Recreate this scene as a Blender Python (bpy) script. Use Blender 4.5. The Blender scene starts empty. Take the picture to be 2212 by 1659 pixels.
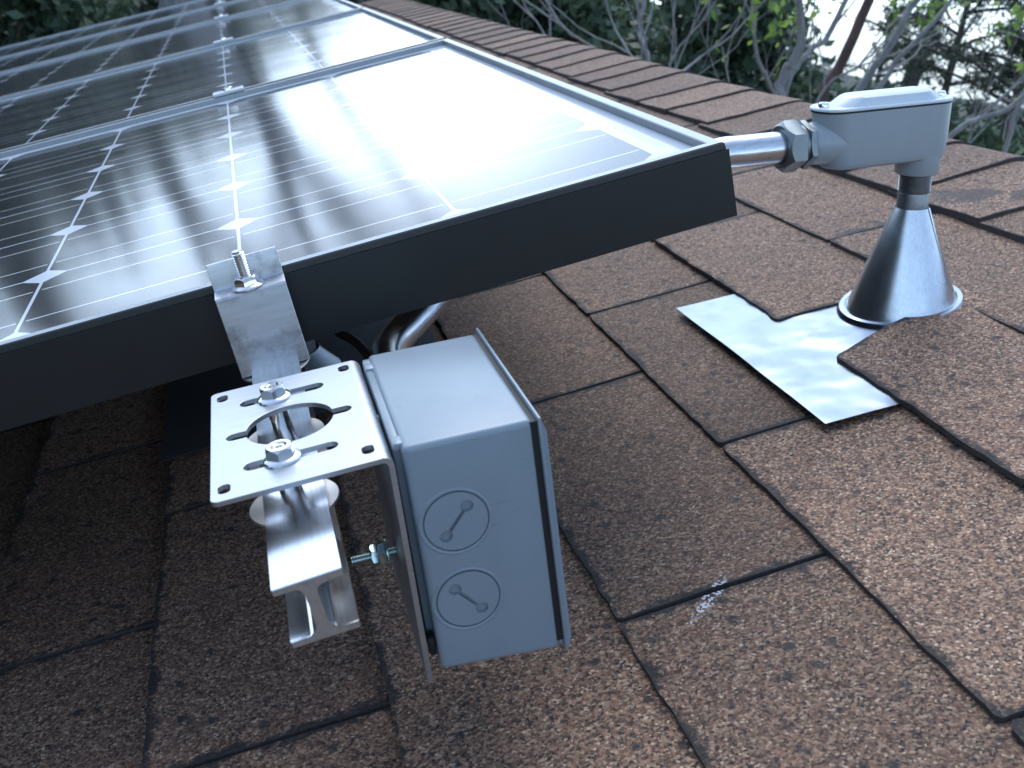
import bpy, bmesh, math, random
import numpy as np
from mathutils import Vector, Matrix
from mathutils import noise as mnoise
random.seed(7); rng = np.random.default_rng(7)
R_ = math.radians
S = bpy.context.scene
COL = S.collection

# ------------------------------------------------------------------ frames
PITCH = R_(20)
# everything on the roof is laid out in the roof frame: X up the slope, Y along the ridge, Z normal; (0,0,0) = front right top corner of the near panel
MR = Matrix(((math.cos(PITCH), 0, -math.sin(PITCH), 0), (0, 1, 0, 0), (math.sin(PITCH), 0, math.cos(PITCH), 0), (0, 0, 0, 1)))
HR = .223                     # roof surface lies this far under the panel tops

# ------------------------------------------------------------------ camera
def rodr(r):
    r = Vector(r); t = r.length
    return Matrix.Rotation(t, 3, r / t)
CR = rodr((1.96500, -.39050, -.04440))      # roof frame -> camera (x right, y down, z forward)
CLOC = Vector((-.2467, -.5653, .1578))
cam_d = bpy.data.cameras.new('Camera'); cam = bpy.data.objects.new('camera', cam_d); COL.objects.link(cam)
rows = [Vector(CR[0]), -Vector(CR[1]), -Vector(CR[2])]
M3 = Matrix(rows).transposed()
cam.matrix_world = MR @ (Matrix.Translation(CLOC) @ M3.to_4x4())
cam_d.sensor_width = 36; cam_d.lens = 2291.85 / 2212 * 36
cam_d.clip_start = .02; cam_d.clip_end = 500
cam_d.dof.use_dof = True; cam_d.dof.focus_distance = .62; cam_d.dof.aperture_fstop = 20
S.camera = cam
CW = cam.matrix_world.translation.copy()

# ------------------------------------------------------------------ world, sun, exposure
SUN_AZ, SUN_EL = R_(5), R_(58)               # azimuth from +Y towards +X
w = bpy.data.worlds.new("World"); S.world = w; w.use_nodes = True
nt = w.node_tree; bg = nt.nodes['Background']
sky = nt.nodes.new('ShaderNodeTexSky'); sky.sky_type = 'NISHITA'; sky.sun_disc = False
sky.sun_elevation = SUN_EL; sky.sun_rotation = SUN_AZ
sky.air_density = 1.0; sky.dust_density = 1.0; sky.ozone_density = 4.0
bw_ = nt.nodes.new('ShaderNodeRGBToBW'); nt.links.new(sky.outputs[0], bw_.inputs[0])     # thin high cloud greys the sky
mx_ = nt.nodes.new('ShaderNodeMix'); mx_.data_type = 'RGBA'; mx_.inputs['Factor'].default_value = .60
nt.links.new(sky.outputs[0], mx_.inputs[6]); nt.links.new(bw_.outputs[0], mx_.inputs[7])
tn_ = nt.nodes.new('ShaderNodeMix'); tn_.data_type = 'RGBA'; tn_.blend_type = 'MULTIPLY'; tn_.inputs['Factor'].default_value = 1
nt.links.new(mx_.outputs[2], tn_.inputs[6]); tn_.inputs[7].default_value = (.82, .99, 1.17, 1)
# broken cloud, with a bright opening low in the north behind the trees
def wm(op, a, b=0.0):
    x = nt.nodes.new('ShaderNodeMath'); x.operation = op
    for i_, v_ in enumerate((a, b)):
        if isinstance(v_, bpy.types.NodeSocket): nt.links.new(v_, x.inputs[i_])
        else: x.inputs[i_].default_value = v_
    return x.outputs[0]
wtc = nt.nodes.new('ShaderNodeTexCoord'); wsp = nt.nodes.new('ShaderNodeSeparateXYZ'); nt.links.new(wtc.outputs['Generated'], wsp.inputs[0])
w_el = wm('MULTIPLY', wm('ARCSINE', wsp.outputs[2]), 57.2958); w_az = wm('MULTIPLY', wm('ARCTAN2', wsp.outputs[0], wsp.outputs[1]), 57.2958)
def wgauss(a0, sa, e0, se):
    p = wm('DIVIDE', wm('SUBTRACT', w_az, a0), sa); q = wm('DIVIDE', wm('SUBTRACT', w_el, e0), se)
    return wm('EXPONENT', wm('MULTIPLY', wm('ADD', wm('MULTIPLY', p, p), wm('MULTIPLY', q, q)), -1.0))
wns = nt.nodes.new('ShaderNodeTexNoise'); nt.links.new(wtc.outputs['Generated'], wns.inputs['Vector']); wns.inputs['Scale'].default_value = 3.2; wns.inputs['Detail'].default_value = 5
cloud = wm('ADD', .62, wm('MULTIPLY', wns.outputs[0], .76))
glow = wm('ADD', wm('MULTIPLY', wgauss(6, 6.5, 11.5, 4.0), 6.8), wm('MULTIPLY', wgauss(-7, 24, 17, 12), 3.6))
cmb = nt.nodes.new('ShaderNodeMix'); cmb.data_type = 'RGBA'; cmb.blend_type = 'MULTIPLY'; cmb.inputs['Factor'].default_value = 1
nt.links.new(tn_.outputs[2], cmb.inputs[6]); nt.links.new(cloud, cmb.inputs[7])
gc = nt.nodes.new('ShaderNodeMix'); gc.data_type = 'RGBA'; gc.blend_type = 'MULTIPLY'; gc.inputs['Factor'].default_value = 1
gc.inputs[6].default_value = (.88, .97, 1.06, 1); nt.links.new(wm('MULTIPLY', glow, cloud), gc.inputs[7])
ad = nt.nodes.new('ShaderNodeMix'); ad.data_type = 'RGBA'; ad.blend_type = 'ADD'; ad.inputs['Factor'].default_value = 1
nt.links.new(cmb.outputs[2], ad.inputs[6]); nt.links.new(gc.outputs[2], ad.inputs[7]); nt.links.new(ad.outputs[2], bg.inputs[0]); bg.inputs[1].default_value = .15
sd = bpy.data.lights.new('Sun', 'SUN'); sd.energy = .6; sd.angle = R_(40); sd.color = (1, .95, .88)
so = bpy.data.objects.new('sun', sd); COL.objects.link(so)
sdir = Vector((math.sin(SUN_AZ) * math.cos(SUN_EL), math.cos(SUN_AZ) * math.cos(SUN_EL), math.sin(SUN_EL)))
so.rotation_euler = sdir.to_track_quat('Z', 'Y').to_euler(); so.location = (0, 0, 6)
S.view_settings.view_transform = 'Standard'; S.view_settings.look = 'None'
S.view_settings.exposure = 1.45; S.view_settings.gamma = 1

# ------------------------------------------------------------------ node helpers
def mat(name):
    m = bpy.data.materials.new(name); m.use_nodes = True
    n = m.node_tree; b = n.nodes['Principled BSDF']
    return m, n, b
class G:
    def __init__(s, n): s.n = n
    def new(s, t, **kw):
        x = s.n.nodes.new(t)
        for k, v in kw.items(): setattr(x, k, v)
        return x
    def link(s, a, b): s.n.links.new(a, b)
    def val(s, sock, v):
        if hasattr(v, 'is_output') or isinstance(v, bpy.types.NodeSocket): s.link(v, sock)
        else: sock.default_value = v
    def m(s, op, a, b=0.0, c=0.0, clamp=False):
        x = s.new('ShaderNodeMath', operation=op, use_clamp=clamp)
        s.val(x.inputs[0], a); s.val(x.inputs[1], b)
        if len(x.inputs) > 2: s.val(x.inputs[2], c)
        return x.outputs[0]
    def mix(s, f, a, b):
        x = s.new('ShaderNodeMix', data_type='RGBA')
        s.val(x.inputs['Factor'], f); s.val(x.inputs[6], a); s.val(x.inputs[7], b)
        return x.outputs[2]
    def ramp(s, f, stops, interp='LINEAR'):
        x = s.new('ShaderNodeValToRGB'); x.color_ramp.interpolation = interp
        e = x.color_ramp.elements
        while len(e) < len(stops): e.new(.5)
        for i, (p, c) in enumerate(stops):
            e[i].position = p; e[i].color = c if len(c) == 4 else (*c, 1)
        s.val(x.inputs[0], f); return x.outputs[0]
    def coord(s, which='Object'): return s.new('ShaderNodeTexCoord').outputs[which]
    def mapping(s, v, scale=(1, 1, 1), rot=(0, 0, 0), loc=(0, 0, 0)):
        x = s.new('ShaderNodeMapping'); s.link(v, x.inputs[0])
        x.inputs['Scale'].default_value = scale; x.inputs['Rotation'].default_value = rot; x.inputs['Location'].default_value = loc
        return x.outputs[0]
    def noise(s, v, scale, detail=3, rough=.5, out=0):
        x = s.new('ShaderNodeTexNoise'); s.link(v, x.inputs['Vector'])
        x.inputs['Scale'].default_value = scale; x.inputs['Detail'].default_value = detail; x.inputs['Roughness'].default_value = rough
        return x.outputs[out]
    def vor(s, v, scale, feature='F1', out=0, rnd=1.0):
        x = s.new('ShaderNodeTexVoronoi', feature=feature); s.link(v, x.inputs['Vector'])
        x.inputs['Scale'].default_value = scale; x.inputs['Randomness'].default_value = rnd
        return x.outputs[out]
    def bump(s, h, dist, strength=1.0, normal=None):
        x = s.new('ShaderNodeBump'); s.link(h, x.inputs['Height'])
        x.inputs['Distance'].default_value = dist; x.inputs['Strength'].default_value = strength
        if normal is not None: s.link(normal, x.inputs['Normal'])
        return x.outputs[0]
    def sep(s, v): x = s.new('ShaderNodeSeparateXYZ'); s.link(v, x.inputs[0]); return x.outputs
    def attr(s, name): x = s.new('ShaderNodeAttribute', attribute_name=name); return x.outputs['Fac']

def metal(name, col, rough, streak=None, dirt=0.0, wav=0.0, metallic=1.0, dirtcol=(.08, .08, .08), var=.15, spot=60):
    """bare or coated metal with brushed streaks, smudges and a faint waviness"""
    m, n, b = mat(name); g = G(n); o = g.coord()
    base = (*col, 1)
    nz = g.noise(o, spot, 4, .6)
    if dirt > 0:
        f = g.m('MULTIPLY', g.ramp(nz, [(.5, (0, 0, 0)), (.72, (1, 1, 1))]), dirt)
        c = g.mix(f, base, (*dirtcol, 1)); g.link(c, b.inputs['Base Color'])
    else: b.inputs['Base Color'].default_value = base
    b.inputs['Metallic'].default_value = metallic
    if streak:
        stc = g.ramp(g.noise(g.mapping(o, streak), .6, 4, .7), [(.3, (.80, .80, .80)), (.7, (1, 1, 1))])
        mm = g.new('ShaderNodeMix', data_type='RGBA', blend_type='MULTIPLY'); mm.inputs['Factor'].default_value = 1
        if b.inputs['Base Color'].is_linked: g.link(b.inputs['Base Color'].links[0].from_socket, mm.inputs[6])
        else: mm.inputs[6].default_value = base
        g.link(stc, mm.inputs[7]); g.link(mm.outputs[2], b.inputs['Base Color'])
    r = g.m('ADD', rough - var / 2, g.m('MULTIPLY', g.noise(o, 25, 3), var), clamp=True)
    g.link(r, b.inputs['Roughness'])
    h = None
    if streak:
        st = g.noise(g.mapping(o, streak), 1.0, 4, .7)
        h = g.bump(st, .00006, .5)
    if wav > 0:
        h = g.bump(g.noise(o, 14, 2), wav, 1.0, h)
    if h is not None: g.link(h, b.inputs['Normal'])
    return m

def paint(name, col, rough=.35, wear=.3, spot=90, wearcol=(.45, .47, .48)):
    m, n, b = mat(name); g = G(n); o = g.coord()
    nz = g.noise(o, spot, 5, .65)
    tone = g.noise(o, 9, 2)
    c = g.mix(g.m('MULTIPLY', tone, .25), (*col, 1), (col[0] * .8, col[1] * .8, col[2] * .82, 1))
    f = g.m('MULTIPLY', g.ramp(nz, [(.66, (0, 0, 0)), (.74, (1, 1, 1))]), wear)
    c2 = g.mix(f, c, (*wearcol, 1))
    sc1 = g.ramp(g.noise(g.mapping(o, (70, 70, 900), (.3, .2, .5)), 1.0, 2, .5), [(.68, (0, 0, 0)), (.72, (1, 1, 1))])
    sc1 = g.m('MULTIPLY', sc1, g.ramp(g.noise(o, 22, 2), [(.5, (0, 0, 0)), (.62, (1, 1, 1))]))
    c2 = g.mix(g.m('MULTIPLY', sc1, wear * 1.2, clamp=True), c2, (.10, .11, .12, 1))
    smear = g.ramp(g.noise(g.mapping(o, (1, 1, .4)), 28, 5, .6), [(.45, (0, 0, 0)), (.75, (1, 1, 1))])
    c2 = g.mix(g.m('MULTIPLY', smear, .22), c2, (col[0] * .55, col[1] * .56, col[2] * .56, 1))
    g.link(c2, b.inputs['Base Color'])
    g.link(g.m('ADD', rough, g.m('MULTIPLY', g.noise(o, 40, 3), .12)), b.inputs['Roughness'])
    g.link(g.bump(g.noise(o, 700, 2), .00005, .6), b.inputs['Normal'])
    return m

# ------------------------------------------------------------------ materials
M = {}
M['alu_plate'] = metal('brushed_aluminium', (.50, .53, .57), .42, streak=(30, 900, 900), dirt=.10, dirtcol=(.45, .45, .46), spot=35)
M['alu_rail'] = metal('mill_aluminium', (.84, .85, .86), .17, streak=(1400, 12, 1400), dirt=.35, dirtcol=(.32, .32, .33), wav=.0016, spot=45)
M['alu_clamp'] = metal('smudged_aluminium', (.66, .68, .70), .45, dirt=.85, dirtcol=(.14, .15, .16), spot=48, streak=(60, 60, 500))
M['cut'] = metal('saw_cut_aluminium', (.55, .53, .52), .5, streak=(900, 30, 900), dirt=.5, spot=150, dirtcol=(.25, .22, .2))
M['steel'] = metal('stainless_steel', (.78, .77, .75), .14, dirt=.15, spot=200, dirtcol=(.3, .3, .3))
M['zinc'] = metal('zinc_plated_steel', (.50, .62, .62), .26, dirt=.3, spot=200)
M['galv'] = metal('galvanised_steel', (.66, .69, .72), .26, dirt=.22, dirtcol=(.3, .32, .34), spot=70, streak=(60, 60, 600))
M['galvnut'] = metal('cast_zinc', (.24, .27, .28), .45, dirt=.5, spot=130, dirtcol=(.18, .19, .2))
M['thread'] = metal('oiled_thread', (.36, .38, .39), .38, dirt=.4, spot=200)
M['flash'] = metal('flashing_sheet', (.36, .40, .46), .22, dirt=.4, dirtcol=(.20, .22, .25), wav=.0055, spot=30)
M['nipple'] = metal('dull_galvanised_pipe', (.27, .29, .30), .42, dirt=.6, spot=110, dirtcol=(.12, .13, .13))
M['cone'] = metal('spun_cone_metal', (.70, .75, .78), .27, streak=(1200, 1200, 25), dirt=.2, dirtcol=(.35, .37, .4), wav=.0006, spot=60)
M['boxpaint'] = paint('grey_box_paint', (.235, .288, .325), .25, .4)
M['lbpaint'] = paint('grey_cast_paint', (.31, .355, .375), .26, .05)
M['lidpaint'] = paint('light_cast_paint', (.60, .66, .70), .20, .03)
M['gasket'] = paint('black_gasket', (.012, .012, .012), .6, 0)
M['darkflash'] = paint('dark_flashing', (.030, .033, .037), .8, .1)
M['washerm'] = metal('bronze_washer', (.72, .66, .60), .42, dirt=.25, dirtcol=(.4, .35, .3), spot=150)

def m_frame():
    m, n, b = mat('black_anodised_frame'); g = G(n); o = g.coord()
    b.inputs['Base Color'].default_value = (.008, .011, .012, 1)
    b.inputs['Roughness'].default_value = .38; b.inputs['Specular IOR Level'].default_value = .5
    g.link(g.m('ADD', .33, g.m('MULTIPLY', g.noise(o, 60, 3), .12)), b.inputs['Roughness'])
    return m
M['frame'] = m_frame()
M['frame_sheen'] = metal('frame_lip_sky_sheen', (.26, .29, .31), .42, metallic=.75, dirt=.15, spot=40, dirtcol=(.15, .16, .17))  # pale sky reflection on the black lip and inner wall, put into the colour

P_, MX, MY = .127, .0312, .025               # cell pitch, margins
def m_cells():
    m, n, b = mat('solar_cells_under_glass'); g = G(n); o = g.coord(); x, y, z = g.sep(o)
    u = g.m('DIVIDE', g.m('MULTIPLY', g.m('ADD', x, MX), -1.0), P_)     # 0..12 down the slope
    v = g.m('DIVIDE', g.m('SUBTRACT', y, MY), P_)                       # 0..6
    fu = g.m('FRACT', u); fv = g.m('FRACT', v)
    au = g.m('ABSOLUTE', g.m('SUBTRACT', fu, .5)); av = g.m('ABSOLUTE', g.m('SUBTRACT', fv, .5))
    ins = g.m('MULTIPLY', g.m('LESS_THAN', au, .4915), g.m('LESS_THAN', av, .4925))
    ins = g.m('MULTIPLY', ins, g.m('LESS_THAN', g.m('ADD', au, av), .882))
    for a, lo, hi in ((u, 0, 12), (v, 0, 6)):
        ins = g.m('MULTIPLY', ins, g.m('MULTIPLY', g.m('GREATER_THAN', a, lo), g.m('LESS_THAN', a, hi)))
    bus = g.m('LESS_THAN', g.m('ABSOLUTE', g.m('SUBTRACT', av, .245)), .0068)
    bus = g.m('MULTIPLY', bus, g.m('LESS_THAN', au, .478))
    fing = g.m('LESS_THAN', g.m('ABSOLUTE', g.m('SUBTRACT', g.m('FRACT', g.m('MULTIPLY', u, 54)), .5)), .05)
    cell = g.mix(g.noise(o, 3, 2), (.006, .008, .014, 1), (.010, .012, .018, 1))
    cell = g.mix(g.m('MULTIPLY', fing, .5), cell, (.12, .13, .14, 1))
    cell = g.mix(bus, cell, (.50, .51, .50, 1))
    # white back sheet with the ribbon that collects the strings along the short edge
    rib = g.m('MULTIPLY', g.m('GREATER_THAN', x, -MX + .007), g.m('LESS_THAN', x, -MX + .012))
    rib = g.m('MULTIPLY', rib, g.m('LESS_THAN', g.m('ABSOLUTE', g.m('SUBTRACT', g.m('FRACT', g.m('DIVIDE', v, 2)), .5)), .40))
    back = g.mix(g.m('MULTIPLY', rib, .6), (.52, .57, .64, 1), (.35, .38, .42, 1))
    dst = g.ramp(g.noise(o, 16, 6, .7), [(.42, (0, 0, 0)), (.75, (1, 1, 1))])
    g.link(g.mix(g.m('MULTIPLY', dst, .05), g.mix(ins, back, cell), (.5, .47, .42, 1)), b.inputs['Base Color'])
    b.inputs['IOR'].default_value = 1.5
    dust = g.noise(o, 9, 4, .6)
    g.link(g.m('ADD', .085, g.m('MULTIPLY', dust, .07)), b.inputs['Roughness'])
    h = g.vor(o, 900, out=0)
    g.link(g.bump(h, .00003, .35, g.bump(g.noise(o, 6, 2), .0015, .35)), b.inputs['Normal'])
    return m
M['cells'] = m_cells()

def m_shingle():
    m, n, b = mat('granule_shingle'); g = G(n); o = g.coord()
    wob = g.new('ShaderNodeVectorMath', operation='ADD')
    nz = g.noise(o, 260, 2, out=1); sc = g.new('ShaderNodeVectorMath', operation='SCALE'); g.link(nz, sc.inputs[0]); sc.inputs['Scale'].default_value = .0006
    g.link(o, wob.inputs[0]); g.link(sc.outputs[0], wob.inputs[1]); oo = wob.outputs[0]
    vc = g.new('ShaderNodeTexVoronoi'); g.link(oo, vc.inputs['Vector']); vc.inputs['Scale'].default_value = 720
    rnd, rnd2, _ = g.sep(vc.outputs['Color'])
    big = g.vor(oo, 520, out=1); rb, rb2, _ = g.sep(big)
    gran = g.ramp(rnd, [(0, (.012, .014, .018)), (.16, (.045, .040, .036)), (.30, (.13, .086, .060)), (.50, (.22, .132, .088)), (.68, (.30, .200, .135)), (.85, (.42, .32, .225)), (.962, (.66, .54, .41))], 'CONSTANT')
    gr2 = g.ramp(rb, [(0, (.018, .018, .02)), (.2, (.09, .052, .038)), (.5, (.19, .108, .076)), (.8, (.32, .22, .16))], 'CONSTANT')
    c = g.mix(.45, gran, gr2)
    # tone of each tab, broad weathering, worn dark pits
    tone = g.attr('tone')
    c = g.mix(1.0, c, c)
    mulx = g.new('ShaderNodeVectorMath', operation='SCALE'); g.link(c, mulx.inputs[0])
    weather = g.m('ADD', .72, g.m('MULTIPLY', g.noise(o, 5, 3), .62))
    g.link(g.m('MULTIPLY', g.m('ADD', .50, g.m('MULTIPLY', tone, .78)), weather), mulx.inputs['Scale'])
    c = mulx.outputs[0]
    wm_ = g.new('ShaderNodeMix', data_type='RGBA', blend_type='MULTIPLY'); wm_.inputs['Factor'].default_value = 1; g.link(c, wm_.inputs[6]); wm_.inputs[7].default_value = (1.04, .96, .885, 1); c = wm_.outputs[2]
    red = g.noise(o, 11, 3)
    c = g.mix(g.m('MULTIPLY', g.ramp(red, [(.4, (0, 0, 0)), (.7, (1, 1, 1))]), .35), c, g.mix(.55, c, (.16, .085, .060, 1)))
    pit = g.ramp(g.noise(o, 110, 5, .75), [(.57, (0, 0, 0)), (.64, (1, 1, 1))])
    pitw = g.m('MULTIPLY', pit, g.ramp(g.noise(o, 8, 2), [(.35, (.25, .25, .25)), (.6, (1, 1, 1))]))
    c = g.mix(g.m('MULTIPLY', pitw, .72), c, (.022, .024, .027, 1))
    pv = g.new('ShaderNodeTexVoronoi'); g.link(g.mapping(o, (1, 1, 1)), pv.inputs['Vector']); pv.inputs['Scale'].default_value = 62
    pvr = g.sep(pv.outputs['Color'])[0]
    pd = g.m('ADD', pv.outputs['Distance'], g.m('MULTIPLY', g.m('SUBTRACT', g.noise(o, 420, 3, .7), .5), .5))
    spots = g.m('MULTIPLY', g.ramp(pd, [(.14, (1, 1, 1)), (.26, (0, 0, 0))]), g.m('GREATER_THAN', pvr, .62))
    c = g.mix(g.m('MULTIPLY', spots, .8), c, (.016, .019, .024, 1))
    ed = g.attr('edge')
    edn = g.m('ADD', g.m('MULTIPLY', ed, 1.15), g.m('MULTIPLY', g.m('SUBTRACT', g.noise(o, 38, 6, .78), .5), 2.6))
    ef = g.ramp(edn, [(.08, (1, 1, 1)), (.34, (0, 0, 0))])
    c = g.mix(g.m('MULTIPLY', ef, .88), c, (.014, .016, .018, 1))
    # a scuffed, tar-stained patch near the ridge and a splash of white paint
    def blob(cx, cy, rx, ry, ang=0, ns=55, amp=.8):
        mp = g.mapping(o, (1, 1, 1)); X, Y, Z = g.sep(mp)
        dx = g.m('SUBTRACT', X, cx); dy = g.m('SUBTRACT', Y, cy)
        ca, sa = math.cos(ang), math.sin(ang)
        a = g.m('DIVIDE', g.m('ADD', g.m('MULTIPLY', dx, ca), g.m('MULTIPLY', dy, sa)), rx)
        e = g.m('DIVIDE', g.m('SUBTRACT', g.m('MULTIPLY', dy, ca), g.m('MULTIPLY', dx, sa)), ry)
        d = g.m('ADD', g.m('MULTIPLY', a, a), g.m('MULTIPLY', e, e))
        d = g.m('ADD', d, g.m('MULTIPLY', g.m('SUBTRACT', g.noise(o, ns, 5, .75), .5), amp * 4))
        return g.ramp(d, [(.55, (1, 1, 1)), (.95, (0, 0, 0))])
    for bb in ((.395, .345, .026, .040, .4), (.300, .330, .008, .036, 0), (.262, .345, .020, .010, 0), (.43, .30, .024, .018, .2)):
        c = g.mix(g.m('MULTIPLY', blob(*bb, 60, 1.5), .7), c, (.03, .032, .036, 1))
    pw = g.m('MULTIPLY', .75, g.m('MULTIPLY', blob(-.091, -.1045, .026, .0050, .72, 170, 1.0), g.m('GREATER_THAN', rnd2, .66)))
    c = g.mix(pw, c, (.62, .66, .72, 1))
    g.link(c, b.inputs['Base Color'])
    b.inputs['Roughness'].default_value = .78; b.inputs['Specular IOR Level'].default_value = .35
    hh = g.m('SUBTRACT', g.m('MULTIPLY', rnd2, .5), vc.outputs['Distance'])
    g.link(g.bump(hh, .0006, .5, g.bump(g.noise(o, 30, 3), .004, .5)), b.inputs['Normal'])
    return m
M['shingle'] = m_shingle()
def m_asphalt():
    m, n, b = mat('asphalt_edge'); g = G(n); o = g.coord()
    g.link(g.mix(g.noise(o, 300, 3), (.020, .020, .021, 1), (.085, .075, .068, 1)), b.inputs['Base Color']); b.inputs['Roughness'].default_value = .85
    return m
M['asphalt'] = m_asphalt()
def m_leaf(name, c1, c2, c3, rough=.55, trans=.25):
    m, n, b = mat(name); g = G(n)
    r = g.new('ShaderNodeObjectInfo'); o = g.coord()
    f = g.attr('rnd')
    g.link(g.ramp(f, [(0, c1), (.5, c2), (1, c3)]), b.inputs['Base Color'])
    b.inputs['Roughness'].default_value = rough
    t = g.new('ShaderNodeBsdfTranslucent'); g.link(g.ramp(f, [(0, c1), (1, c3)]), t.inputs[0])
    mx = g.new('ShaderNodeMixShader'); mx.inputs[0].default_value = trans
    g.link(b.outputs[0], mx.inputs[1]); g.link(t.outputs[0], mx.inputs[2])
    g.link(mx.outputs[0], n.nodes['Material Output'].inputs[0])
    return m
M['leaf_dark'] = m_leaf('dark_leaf', (.032, .060, .036), (.068, .115, .062), (.14, .20, .12))
M['leaf_mid'] = m_leaf('mid_leaf', (.018, .040, .018), (.045, .085, .030), (.10, .16, .06))
M['leaf_new'] = m_leaf('new_leaf', (.10, .20, .03), (.20, .34, .05), (.34, .46, .10), trans=.45)
M['needle'] = m_leaf('needle_leaf', (.018, .034, .022), (.040, .062, .038), (.075, .10, .06))
def m_bark(name, c1, c2, sc=30):
    m, n, b = mat(name); g = G(n); o = g.coord()
    nz = g.noise(g.mapping(o, (1, 1, .35)), sc, 5, .7)
    g.link(g.ramp(nz, [(.3, c1), (.7, c2)]), b.inputs['Base Color']); b.inputs['Roughness'].default_value = .85
    g.link(g.bump(nz, .02, .6), b.inputs['Normal'])
    return m
M['bark_grey'] = m_bark('grey_bark', (.16, .165, .17), (.36, .36, .35))
M['bark_dark'] = m_bark('dark_bark', (.035, .030, .026), (.10, .08, .065))
M['bark_red'] = m_bark('red_bark', (.07, .042, .036), (.15, .095, .08))
def m_ground():
    m, n, b = mat('hill_soil'); g = G(n); o = g.coord()
    f = g.noise(o, .9, 5, .65); f2 = g.noise(o, 7, 4, .7)
    c = g.ramp(f, [(.38, (.016, .028, .014)), (.52, (.030, .036, .020)), (.66, (.075, .055, .040))])
    c = g.mix(g.m('MULTIPLY', f2, .5), c, (.015, .022, .012, 1))
    g.link(c, b.inputs['Base Color']); b.inputs['Roughness'].default_value = .95
    return m
M['ground'] = m_ground()
M['timber'] = m_bark('weathered_timber', (.05, .037, .03), (.11, .085, .07), 12)
def m_wall():
    m, n, b = mat('stucco'); g = G(n); o = g.coord()
    g.link(g.mix(g.noise(o, 4, 4), (.42, .38, .32, 1), (.50, .46, .40, 1)), b.inputs['Base Color']); b.inputs['Roughness'].default_value = .9
    g.link(g.bump(g.noise(o, 120, 3), .004), b.inputs['Normal'])
    return m
M['wall'] = m_wall()

# ------------------------------------------------------------------ object helpers
def finish(me, m, smooth=35):
    for mm in (m if isinstance(m, (list, tuple)) else [m]): me.materials.append(mm)
    if smooth:
        me.shade_smooth()
        try: me.set_sharp_from_angle(angle=R_(smooth))
        except Exception: pass
def link(name, me, parent=None, mw=None):
    o = bpy.data.objects.new(name, me); COL.objects.link(o)
    if parent is not None: o.parent = parent
    if mw is not None: o.matrix_world = mw
    return o
def tag(o, label=None, cat=None, group=None, kind=None):
    if label: o['label'] = label
    if cat: o['category'] = cat
    if group: o['group'] = group
    if kind: o['kind'] = kind
    return o
def thing(name, label, cat, base, rot=None, group=None):
    """Empty in the roof frame"""
    o = bpy.data.objects.new(name, None); COL.objects.link(o); o.empty_display_size = .05
    o.matrix_world = MR @ Matrix.Translation(base) @ (rot.to_4x4() if rot is not None else Matrix())
    return tag(o, label, cat, group)
def from_bm(bm):
    me = bpy.data.meshes.new('mesh'); bmesh.ops.recalc_face_normals(bm, faces=bm.faces); bm.to_mesh(me); bm.free(); return me
def part(name, bm, m, parent, smooth=35, label=None, loc=None, rot=None):
    me = from_bm(bm) if isinstance(bm, bmesh.types.BMesh) else bm
    finish(me, m, smooth); o = link(name, me, parent)
    if loc is not None or rot is not None:
        o.matrix_local = Matrix.Translation(loc or (0, 0, 0)) @ (rot.to_4x4() if rot is not None else Matrix())
    if label: o['label'] = label
    return o
def box(bm, lo, hi, bev=0, seg=2, mtx=None):
    t = bmesh.new(); bmesh.ops.create_cube(t, size=1)
    lo, hi = Vector(lo), Vector(hi)
    for v in t.verts: v.co = Vector([(lo[i] + hi[i]) / 2 + v.co[i] * (hi[i] - lo[i]) for i in range(3)])
    if bev > 0: bmesh.ops.bevel(t, geom=t.edges[:], offset=bev, segments=seg, affect='EDGES', profile=.5)
    if mtx is not None: bmesh.ops.transform(t, matrix=mtx, verts=t.verts)
    join(bm, t)
def join(bm, t, mi=0):
    me = bpy.data.meshes.new('t')
    for f in t.faces: f.material_index = mi or f.material_index
    t.to_mesh(me); t.free(); bm.from_mesh(me); bpy.data.meshes.remove(me)
def lathe(prof, seg=48, mtx=None, bm=None, a0=0.0):
    """prof = list of (r,z); revolves round Z"""
    t = bmesh.new(); rings = []
    for r, z in prof:
        if r < 1e-7: rings.append([t.verts.new((0, 0, z))])
        else: rings.append([t.verts.new((r * math.cos(a0 + 2 * math.pi * k / seg), r * math.sin(a0 + 2 * math.pi * k / seg), z)) for k in range(seg)])
    for a, b in zip(rings, rings[1:]):
        for k in range(seg):
            k2 = (k + 1) % seg
            if len(a) == 1 and len(b) > 1: t.faces.new((a[0], b[k], b[k2]))
            elif len(b) == 1 and len(a) > 1: t.faces.new((a[k2], a[k], b[0]))
            elif len(a) > 1: t.faces.new((a[k], a[k2], b[k2], b[k]))
    if mtx is not None: bmesh.ops.transform(t, matrix=mtx, verts=t.verts)
    if bm is None: return t
    join(bm, t); return bm
def tube(pts, rad, seg=16, bm=None, caps=True):
    """pts list of Vector, rad number or list"""
    pts = [Vector(p) for p in pts]; n = len(pts)
    rad = rad if isinstance(rad, (list, tuple)) else [rad] * n
    t = bmesh.new(); prev = None; rings = []
    d0 = (pts[1] - pts[0]).normalized()
    up = Vector((0, 0, 1)) if abs(d0.z) < .9 else Vector((1, 0, 0))
    x = d0.cross(up).normalized()
    for i, p in enumerate(pts):
        d = ((pts[min(i + 1, n - 1)] - pts[max(i - 1, 0)])).normalized()
        x = (x - d * x.dot(d)).normalized(); y = d.cross(x)
        rings.append([t.verts.new(p + (x * math.cos(2 * math.pi * k / seg) + y * math.sin(2 * math.pi * k / seg)) * rad[i]) for k in range(seg)])
    for a, b in zip(rings, rings[1:]):
        for k in range(seg): t.faces.new((a[k], a[(k + 1) % seg], b[(k + 1) % seg], b[k]))
    if caps: t.faces.new(rings[0]); t.faces.new(rings[-1])
    if bm is None: return t
    join(bm, t); return bm
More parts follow.
